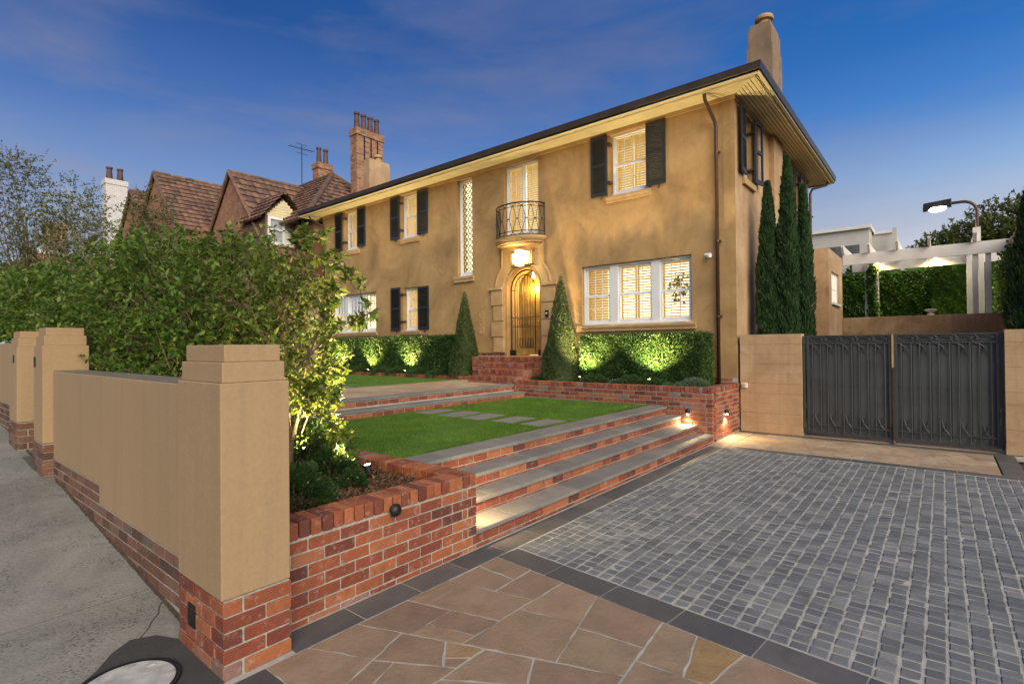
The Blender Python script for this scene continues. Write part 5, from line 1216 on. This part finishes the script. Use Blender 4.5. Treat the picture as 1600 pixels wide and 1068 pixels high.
def cone(x, y, z0, z1, rad, n, ln, label, seed):
    t = thing('topiary_cone', label, 'topiary', (x, y, z0), 0, 'clipped topiary cones beside the door'); r = np.random.default_rng(seed); h = z1-z0
    q = 1-np.sqrt(r.random(n)); z = q*h; a = r.uniform(0, 2*np.pi, n); rr = rad*(1-q)**.92+.02; rr = rr*(1+.06*np.sin(a*3+z*5)+.05*np.sin(a*7+z*11))-r.exponential(.02, n)
    C = np.stack([np.cos(a)*rr, np.sin(a)*rr, z], 1); N = np.stack([np.cos(a), np.sin(a), np.full(n, .25)], 1)
    D = N*.5+unit(n, r)*.7+np.array([0, 0, .5]); V, F = leafmesh(C, D, unit(n, r)+N, r.uniform(.6, 1.3, n)*ln, .5); obj('foliage', fast_mesh(V, F), M_CONE, t)
    mb = MB(); mb.lathe((0, 0, 0), [(rad*.86, .02), (rad*.45, h*.45), (.02, h*.95)], 20); obj('inner_branches', mb.mesh(), M_CONE, t)
cone(-7.23, 10.75, .93, 3.55, .50, 26000, .034, 'tall clipped cone to the right of the front door', 51)
cone(-10.72, 10.95, .93, 3.42, .46, 22000, .036, 'clipped cone to the left of the front door beside the long hedge', 52)
# low planting in front of the hedges
lows = [(-7.65, .16, .14, M_SHRUB), (-6.98, .13, .09, M_GREY), (-6.05, .33, .22, M_SHRUB), (-5.55, .13, .11, M_GREY), (-5.15, .30, .22, M_SHRUB), (-4.62, .18, .16, M_SHRUB), (-4.33, .12, .08, M_GREY), (-4.05, .15, .11, M_GREY), (-3.78, .30, .20, M_GREY)]
names = ['tiny green tuft at the door end of the raised bed', 'small silver tuft at the foot of the tall cone', 'spreading grassy mound right of the tall cone', 'silver tuft between the two grassy mounds of the raised bed', 'grassy mound left of the middle uplight', 'green tuft right at the middle uplight', 'very small silver tuft right of the middle uplight', 'silver tuft near the corner of the raised bed', 'silver green cushion plant by the downpipe at the end of the raised bed']
for i, ((x, rd, h, m), l) in enumerate(zip(lows, names)): shrub(x, 10.30, .93, rd, h, int(1500+9000*rd), .045, m, l, 'groundcover_plant', 'plant', i, 'low plants along the raised bed', .5, .16)
for i, x in enumerate((-17.9, -16.5, -15.7, -14.4, -13.6, -12.5, -11.6)):
    shrub(x, 10.86, .92, .48, .24, 5000, .05, M_SHRUB, ['low green mound farthest left in the west bed', 'low green mound left of the middle west uplight', 'low green mound at the middle west uplight', 'low green mound between the two nearest west uplights', 'low green mound left of the uplight nearest the door', 'low green mound right of the uplight nearest the door', 'low green mound at the foot of the smaller cone'][i], 'groundcover_plant', 'plant', 20+i, 'low mounds in the west bed', .5, .18)

# =================================================================== pencil cypresses
def cypress(x, y, z0, z1, rad, n, label, seed, ln=.10):
    t = thing('pencil_cypress', label, 'tree', (x, y, z0), 0, 'pencil cypresses'); r = np.random.default_rng(seed); h = z1-z0
    q = r.random(n); z = q*h; a = r.uniform(0, 2*np.pi, n); prof = np.minimum(1, (1.02-q)*2.4)**.75*np.minimum(1, .72+q*2)
    rr = rad*prof*(1+.13*np.sin(a*4+seed)+.10*np.sin(z*7+a*3+seed)+.07*np.sin(z*17+a*5))-r.exponential(.03, n)*prof
    C = np.stack([np.cos(a)*rr, np.sin(a)*rr, z], 1); N = np.stack([np.cos(a), np.sin(a), np.zeros(n)], 1)
    D = N*.28+unit(n, r)*.25+np.array([0, 0, 1.0]); V, F = leafmesh(C, D, unit(n, r)+N, r.uniform(.5, 1.3, n)*ln, .22); obj('foliage', fast_mesh(V, F), M_CYP, t)
    mb = MB(); mb.lathe((0, 0, 0), [(rad*.62, .0), (rad*.8, h*.3), (rad*.6, h*.65), (.02, h*.93)], 14); mb.tube([(0, 0, -.3), (0, 0, .3)], .06, 8); obj('trunk', mb.mesh(), M_CYP, t)
cypress(-2.93, 12.5, .0, 5.30, .235, 28000, 'pencil cypress nearest the corner of the house', 61)
cypress(-2.54, 12.5, .0, 5.78, .215, 28000, 'tallest pencil cypress, middle of the three above the gate', 62)
cypress(-2.27, 12.7, .0, 5.15, .165, 20000, 'slim pencil cypress nearest the gate', 63)
cypress(1.20, 12.4, .0, 4.42, .30, 24000, 'pencil cypress behind the right hand gate pier at the edge of the view', 64)

# =================================================================== planting beyond the pergola
hedge('creeper_hedge', 'broad creeper covered hedge behind the pergola', (-5.0, 27.0, 2.5), (-.1, 27.6, 4.72), 26000, .12, M_IVY, 71)
t = thing('conifer_hedge', 'dense upright conifer hedge lit from one side beyond the pergola', 'hedge', (.45, 26.8, 2.5)); r = np.random.default_rng(72)
P, N = boxcloud(24000, (-.25, 26.0, 2.5), (1.5, 27.2, 4.9), r, .2); D = N*.5+unit(24000, r)*.6+np.array([0, 0, .7]); V, F = leafmesh(P, D, unit(24000, r)+N, r.uniform(.5, 1.3, 24000)*.12, .35)
obj('foliage', fast_mesh(V-np.array([.45, 26.8, 2.5]), F), M_IVY, t); mb = MB(); mb.box((-.1, 26.15, 2.4), (1.4, 27.1, 4.75)); mb.build('inner_branches', M_IVY, t)
t = thing('climbing_plant', 'leafy creeper climbing the left pair of pergola posts', 'climber', (-2.1, 24.85, 2.5)); r = np.random.default_rng(73); n = 2600
z = r.uniform(0, 2.3, n); x = r.normal(.02, .07, n)+.05*np.sin(z*3); V, F = leafmesh(np.stack([x, r.normal(-.08, .08, n), z], 1), unit(n, r), unit(n, r), r.uniform(.6, 1.2, n)*.12, .8); obj('foliage', fast_mesh(V, F), M_IVY, t)
mb = MB(); mb.tube([(.1*math.sin(z_*3), -.05, z_) for z_ in np.linspace(0, 2.3, 12)], .015, 6); obj('stem', mb.mesh(), M_BARK, t)
t = thing('climbing_plant', 'ivy covering the foot of the timber fence right of the pergola posts', 'climber', (1.6, 22.6, 2.6)); n = 3500
V, F = leafmesh(np.stack([r.normal(-.05, .06, n), r.uniform(-3, 3, n), r.uniform(0, 1, n)**1.6*1.9], 1), unit(n, r), unit(n, r), r.uniform(.6, 1.2, n)*.12, .8); obj('foliage', fast_mesh(V, F), M_IVY, t)
tree('broad leafy tree rising behind the conifer hedge', 'tree', (1.2, 38, 2.5), [((0.4, 38, 7.0), (1.6, 1.5, 1.1)), ((3.0, 38, 7.6), (2.2, 1.6, 1.6)), ((1.5, 38, 6.0), (2.5, 1.5, 1.6))], 2000, 12, .22, .6, 74, M_BIRCH, trunk_r=.18, limbs=14, name='garden_tree')
tree('leafy treetop showing between the apartment block and the hedge', 'tree', (-2.6, 31, 2.5), [((-2.6, 31, 4.9), (1.2, 1, .9))], 500, 12, .18, .5, 75, M_IVY, trunk_r=.1, limbs=5, name='garden_tree')
up = thing('planter_urn', 'pale garden urn on the retaining wall in front of the hedge', 'urn', (-.28, 22.15, 2.70))
mb = MB(); mb.lathe((0, 0, 0), [(.10, 0), (.10, .03), (.04, .06), (.05, .09), (.14, .14), (.17, .18), (.15, .19)], 18); obj('bowl', mb.mesh(), M_PERG, up)

# =================================================================== side gate left of the house
sg = thing('side_wall', 'cream rendered side wall with a boarded timber door at the left end of the house', 'wall', (-20.5, 11.7, .9))
mb = MB(); wall_cells(mb, -22.6, -19.25, .5, 4.05, [(-20.75, -19.72, .95, 3.5)], 0, .2, lambda a, z, d: (a, 11.65+d, z)); mb.add([(-22.6, 11.65, 4.05), (-19.25, 11.65, 4.05), (-19.25, 11.95, 4.05), (-22.6, 11.95, 4.05)], [(0, 1, 2, 3)])
mb.build('wall', M_FENCE, sg)
mb = MB(); [mb.box((-20.74+k*.127, 11.74, .95), (-20.62+k*.127, 11.78, 3.49)) for k in range(8)]; d_ = mb.build('door', plain('cream_door', (.50, .38, .20), .6), sg)
mb = MB(); mb.lathe((-20.0, 11.72, 2.2), [(.03, -.05), (.03, .05)], 10); mb.build('handle', M_IRON, d_)

# =================================================================== neighbouring houses
def tiled_plane(mb, a, b, c, d, rows, seed=0):
    """roof plane with a, b the eave ends and d, c above them; overlapping courses of tiles"""
    a, b, c, d = map(Vector, (a, b, c, d)); n = (b-a).cross(d-a).normalized()
    if n.z < 0: n = -n
    r = random.Random(seed)
    for i in range(rows):
        t0, t1 = i/rows, (i+1.12)/rows
        t1 = min(t1, 1.0)
        A, B = a.lerp(d, t0), b.lerp(c, t0); C, D = b.lerp(c, t1), a.lerp(d, t1); L = (B-A).length; k = max(1, int(L/.32))
        for j in range(k):
            u0, u1 = j/k, (j+1)/k; o = r.uniform(0, .015)
            v = [A.lerp(B, u0)+n*(.085+o), A.lerp(B, u1)+n*(.085+o), D.lerp(C, u1)+n*.02, D.lerp(C, u0)+n*.02]
            um = (u0+u1)/2; m0 = A.lerp(B, um)+n*(.12+o); m1 = D.lerp(C, um)+n*.05; lo = [A.lerp(B, u0), A.lerp(B, u1)]
            mb.add([v[0], m0, v[1], v[2], m1, v[3], lo[0], lo[1]], [(0, 1, 4, 5), (1, 2, 3, 4), (0, 6, 7, 2, 1)])
def gable(x, y, zr, hw, slope, ylen, zb, label, mb_rows=14, loc=None, both=True, dorm=False):
    """house wing with its ridge running away from the street, gable wall facing the street"""
    t = thing('neighbouring_house', label, 'house', (x, y, 0)); ze = zr-hw*slope
    mb = MB(); mb.prism([(x-hw+.15, zb), (x+hw-.15, zb), (x+hw-.15, ze+.12*slope), (x, zr-.12), (x-hw+.15, ze+.12*slope)], y, y+ylen, 0, 'Y'); mb.build('wall', M_BRICKFAR, t)
    rf = MB(); ov = .12
    tiled_plane(rf, (x+hw, y-ov, ze), (x+hw, y+ylen, ze), (x, y+ylen, zr), (x, y-ov, zr), mb_rows, 1)
    tiled_plane(rf, (x-hw, y+ylen, ze), (x-hw, y-ov, ze), (x, y-ov, zr), (x, y+ylen, zr), mb_rows, 2)
    k = int(ylen/.4)
    for i in range(k+1): rf.tube([(x, y-ov+i*.4, zr+.03), (x, y-ov+i*.4+.39, zr+.05)], .11, 8)
    for s in (-1, 1): rf.tube([(x+s*hw, y-ov, ze+.02), (x, y-ov, zr+.03)], .08, 6)
    o = rf.build('roof', M_TILE, t); g = MB()
    g.tube([(x+hw+.08, y-ov, ze-.02), (x+hw+.08, y+ylen, ze-.02)], .07, 8); g.build('gutter', M_GUTTER, t)
    return t, o
n1, n1r = gable(-26.3, 11.0, 10.25, 4.2, 1.12, 5.5, .5, 'neighbouring brick house with a steep tiled gable and a white attic dormer')
# dormer: faces right (+X)
dx, dy, dz = -22.75, 11.75, 8.62
mb = MB(); mb.box((dx-2.0, dy-.80, 6.4), (dx-.02, dy+.80, 7.75)); mb.prism([(dy-.80, 7.75), (dy+.80, 7.75), (dy, 8.50)], dx-2.2, dx-.02, 0, 'X'); D1 = mb.build('dormer', M_TILE, n1)
mb = MB(); mb.prism([(dy-.78, 7.62), (dy+.78, 7.62), (dy, 8.42)], dx-.01, dx+.03, 0, 'X')
for k in range(6): hwk = .74*(1-k/6.4); mb.box((dx+.03, dy-hwk, 7.64+k*.12), (dx+.045, dy+hwk, 7.74+k*.12))
mb.build('weatherboard', M_SOFFIT, D1)
mb = MB()
for (a, b, c, d) in ((-.72, -.60, 6.50, 7.62), (.60, .72, 6.50, 7.62), (-.05, .05, 6.50, 7.62), (-.60, .60, 7.50, 7.62), (-.8, .8, 6.38, 6.50), (-.60, .60, 7.02, 7.08)): mb.box((dx-.01, dy+a, c), (dx+.05, dy+b, d))
W1 = mb.build('window', M_WHITE, D1); mb = MB(); mb.box((dx-.018, dy-.6, 6.5), (dx-.006, dy+.6, 7.5)); mb.build('pane', plain('grey_window_glass', (.30, .32, .36), .08), W1)
mb = MB(); mb.box((dx-.015, dy+.05, 6.5), (dx+.0, dy+.6, 7.02)); mb.build('blind', M_WHITE, W1)
mb = MB(); tiled_plane(mb, (dx+.2, dy-1.05, 7.48), (dx-2.2, dy-1.05, 7.48), (dx-2.2, dy, 8.72), (dx+.2, dy, 8.72), 5); tiled_plane(mb, (dx-2.2, dy+1.05, 7.48), (dx+.2, dy+1.05, 7.48), (dx+.2, dy, 8.72), (dx-2.2, dy, 8.72), 5); mb.tube([(dx+.2, dy, 8.74), (dx-2.2, dy, 8.74)], .09, 7); mb.build('roof', M_TILE, D1)
# hipped cross wing behind
rf = MB(); ze = 7.3; ax, ay, az = -24.0, 15.0, 10.6; x0, y0, y1 = -20.6, 11.6, 18.4
tiled_plane(rf, (-32, y0, ze), (x0, y0, ze), (ax, ay, az), (-32, ay, az), 13, 5)
tiled_plane(rf, (x0, y0, ze), (x0, y1, ze), (ax, ay, az), (ax, ay-.01, az), 13, 6)
rf.tube([(x0, y0, ze+.08), (ax, ay, az+.08)], .13, 8); rf.tube([(x0, y1, ze+.08), (ax, ay, az+.08)], .13, 8); rf.tube([(ax, ay, az+.05), (-32, ay, az+.05)], .12, 8)
o = rf.build('roof', M_TILE, n1)
mb = MB(); mb.box((-32, 12.2, .5), (-21.0, 17.8, 7.32)); mb.build('wall', M_BRICKFAR, n1)
# small gablet peeping between
mb = MB(); tiled_plane(mb, (-28.0, 14.9, 9.6), (-28.0, 17.5, 9.6), (-29.2, 17.5, 11.35), (-29.2, 14.9, 11.35), 5, 8); tiled_plane(mb, (-30.8, 17.5, 9.6), (-30.8, 14.9, 9.6), (-29.2, 14.9, 11.35), (-29.2, 17.5, 11.35), 5, 9)
mb.prism([(-30.7, 9.6), (-28.1, 9.6), (-29.2, 11.3)], 15, 17, 0, 'Y'); mb.build('gablet', M_TILE, n1)
def brick_stack(x0, x1, y0, y1, z0, z1, m, name, parent, pots, pr=.13, ph=.9, panels=False, cap=.35):
    mb = MB(); nc = int((z1-z0)/.086)
    for (p, d, nn, L, a, b) in (((x0, y0), (1, 0), (0, -1), x1-x0, (0, 0), Q0), ((x1, y0), (0, 1), (1, 0), y1-y0, Q1, (0, 0))): brick_face(mb, p, d, nn, L, z0, nc, s0=a, s1=b)
    mb.box((x0+.006, y0+.006, z0), (x1-.006, y1, z1), 1)
    c0 = MB()
    for p, d, nn, L, a, b in (((x0-.05, y0-.05), (1, 0), (0, -1), x1-x0+.1, (0, 0), Q0), ((x1+.05, y0-.05), (0, 1), (1, 0), y1-y0+.1, Q1, (0, 0))): brick_face(mb, p, d, nn, L, z1-cap, int(cap/.086), s0=a, s1=b)
    mb.box((x0-.044, y0-.044, z1-cap), (x1+.044, y1+.05, z1-.02), 1)
    if panels:
        for k in range(1, 4): y = y0+(y1-y0)*(k/4+.03); mb.box((x1+.001, y-.035, z0), (x1+.012, y+.035, z1-cap-.02), 2)
    o = mb.build(name, [m, M_MORTAR, M_IRON], parent); 
    for i in range(pots):
        t = (i+.5)/pots; px, py = ((x0+x1)/2, y0+(y1-y0)*t) if (y1-y0) > (x1-x0) else (x0+(x1-x0)*t, (y0+y1)/2)
        pm = MB(); pm.lathe((px, py, z1-.03), [(pr*1.1, 0), (pr, .05), (pr*.72, ph*.85), (pr*.95, ph*.88), (pr*.95, ph), (pr*.7, ph)], 14); pm.build('chimney_pot', plain('clay_pot', (.085, .045, .042), .7, 0, 6, .4), o)
    return o
brick_stack(-22.42, -21.88, 15.0, 16.55, 6.5, 12.55, M_BRICKPALE, 'chimney', n1, 4, .15, .85, True)
brick_stack(-29.35, -28.7, 17.0, 17.9, 9.5, 12.95, M_BRICKPALE, 'chimney', n1, 2, .16, 1.0)
an = MB(); ax_, ay_ = -27.0, 15.0; an.tube([(ax_, ay_, 10.5), (ax_, ay_, 12.9)], .025, 6)
an.tube([(ax_-.1, ay_-.7, 12.72), (ax_+.1, ay_+.7, 12.72)], .015, 5)
for k in range(8): y = ay_-.65+k*.18; an.tube([(ax_-.22, y, 12.72), (ax_+.22, y, 12.72)], .008, 4)
for z in (12.45, 12.95): an.tube([(ax_, ay_-.35, z), (ax_, ay_+.35, z)], .012, 5)
an.build('aerial', M_IRON, n1)
n2, n2r = gable(-33.4, 10.0, 11.5, 3.3, 1.08, 6.0, .5, 'second neighbouring brick house with a steep lichened tile roof above a lit upper window', 13)
mb = MB(); mb.box((-31.2, 11.0, 2), (-29.6, 16, 8.15)); mb.build('wing', M_BRICKFAR, n2)
mb = MB(); mb.box((-29.59, 12.2, 6.4), (-29.5, 13.6, 7.9)); W2 = mb.build('window', M_SOFFIT, n2); mb = MB(); mb.box((-29.495, 12.35, 6.5), (-29.48, 13.45, 7.75)); mb.build('pane', emis('lit_far_window', (1, .72, .4), .7), W2)
mb = MB(); mb.box((-29.58, 11.2, 7.35), (-29.3, 11.5, 7.75)); mb.build('alarm_box', M_WHITE, n2)
n3, n3r = gable(-38.2, 10.2, 11.5, 3.0, 1.08, 6.0, .5, 'third neighbouring brick house half hidden behind the birches', 12)
wc = thing('distant_house', 'far house with a white painted brick chimney and two dark pots', 'house', (-46, 11, 0))
mb = MB(); mb.box((-52, 10.6, 2), (-44.5, 18, 10.2)); mb.build('wall', plain('white_house_wall', (.50, .50, .52), .8, 0, 2, .1), wc)
mb = MB(); tiled_plane(mb, (-52.3, 10.3, 10.0), (-44.2, 10.3, 10.0), (-46, 14, 12.0), (-50, 14, 12.0), 9, 3); tiled_plane(mb, (-44.2, 10.3, 10.0), (-44.2, 18, 10.0), (-46, 14, 12.0), (-46, 13.99, 12.0), 9, 4); mb.build('roof', M_TILE, wc)
M_WBRICK = plain('painted_brick', (.62, .60, .60), .8, 0, 4, .1)
brick_stack(-43.9, -43.0, 10.0, 11.2, 6, 13.3, M_WBRICK, 'chimney', wc, 2, .2, .9)
hb = thing('distant_house', 'distant brown brick house with white string course behind the birches', 'house', (-42, 6.5, 2))
mb = MB(); mb.box((-48, 6.0, 1), (-40, 11, 7.4)); mb.build('wall', M_BRICKFAR, hb); mb = MB(); mb.box((-48.1, 5.9, 7.4), (-39.9, 11, 7.62)); mb.build('cornice', M_PERG, hb)
brick_stack(-41.5, -40.6, 6.6, 7.6, 7.4, 9.4, M_BRICKPALE, 'chimney', hb, 0)
mb = MB(); [mb.box((-39.99, 6.6+k*1.3, 4.6), (-39.94, 7.3+k*1.3, 6.4)) for k in range(3)]; mb.build('window', M_WHITE, hb)

# =================================================================== birches on the left
B_ = 'birch trees beyond the front wall'
tree('sparse birch at the left edge of the view with bare upper twigs', 'tree', (-20.5, 2.9, 1.2), [((-20.3, 2.6, 6.0), (1.0, 1.0, 1.5)), ((-19.6, 2.8, 4.6), (1.2, 1.0, 1.2)), ((-20.9, 2.6, 7.0), (.7, .7, .6))], 620, 13, .075, .5, 81, M_BIRCH, M_BARK, .06, 14, B_, 'birch_tree', 2, droop=.5)
tree('feathery birch in front of the white chimney', 'tree', (-18.4, 3.6, 1.2), [((-18.6, 3.5, 5.7), (1.0, .9, 1.0)), ((-17.7, 3.6, 4.9), (1.3, .9, 1.2)), ((-18.9, 3.5, 4.4), (1.2, .9, 1.2)), ((-17.3, 3.6, 3.8), (1.2, .8, .9))], 900, 13, .075, .45, 82, M_BIRCH, M_BARKP, .05, 8, B_, 'birch_tree', 1, droop=.4)
tree('thin young birch in front of the third gable', 'tree', (-17.0, 5.2, 1.0), [((-17.2, 5.0, 5.4), (.75, .6, .9)), ((-17.4, 5.0, 4.3), (1.3, .7, .9))], 520, 13, .075, .4, 83, M_BIRCH, M_BARK, .05, 14, B_, 'birch_tree', 1, droop=.3)
tree('low dark tree beyond the front wall at the left edge', 'tree', (-25, 4, 1.2), [((-25, 3.5, 3.6), (3.4, 1.4, 1.4)), ((-21.5, 4.2, 3.2), (2.4, 1.2, 1.2))], 1000, 12, .16, .5, 84, M_BIRCH, trunk_r=.08, limbs=12, name='garden_tree')

# =================================================================== plant inside the wide window
ip = thing('potted_plant', 'leafy indoor tree behind the right pane of the wide window', 'houseplant', (-4.85, 12.3, 2.15)); r = np.random.default_rng(91); n = 90
P = np.array([0, 0, 1.0])+unit(n, r)*np.array([.30, .2, .38])*r.uniform(.4, 1, n)[:, None]; V, F = leafmesh(P, unit(n, r), unit(n, r), r.uniform(.7, 1.2, n)*.13, .6); obj('foliage', fast_mesh(V, F), M_IVY, ip)
mb = MB(); mb.tube([(0, 0, .3), (.02, 0, .7), (0, 0, 1.1)], .015, 6); obj('stem', mb.mesh(), M_BARK, ip)
mb = MB(); mb.lathe((0, 0, .05), [(.10, 0), (.14, .26), (.12, .26)], 16); obj('pot', mb.mesh(), M_TRIM, ip)
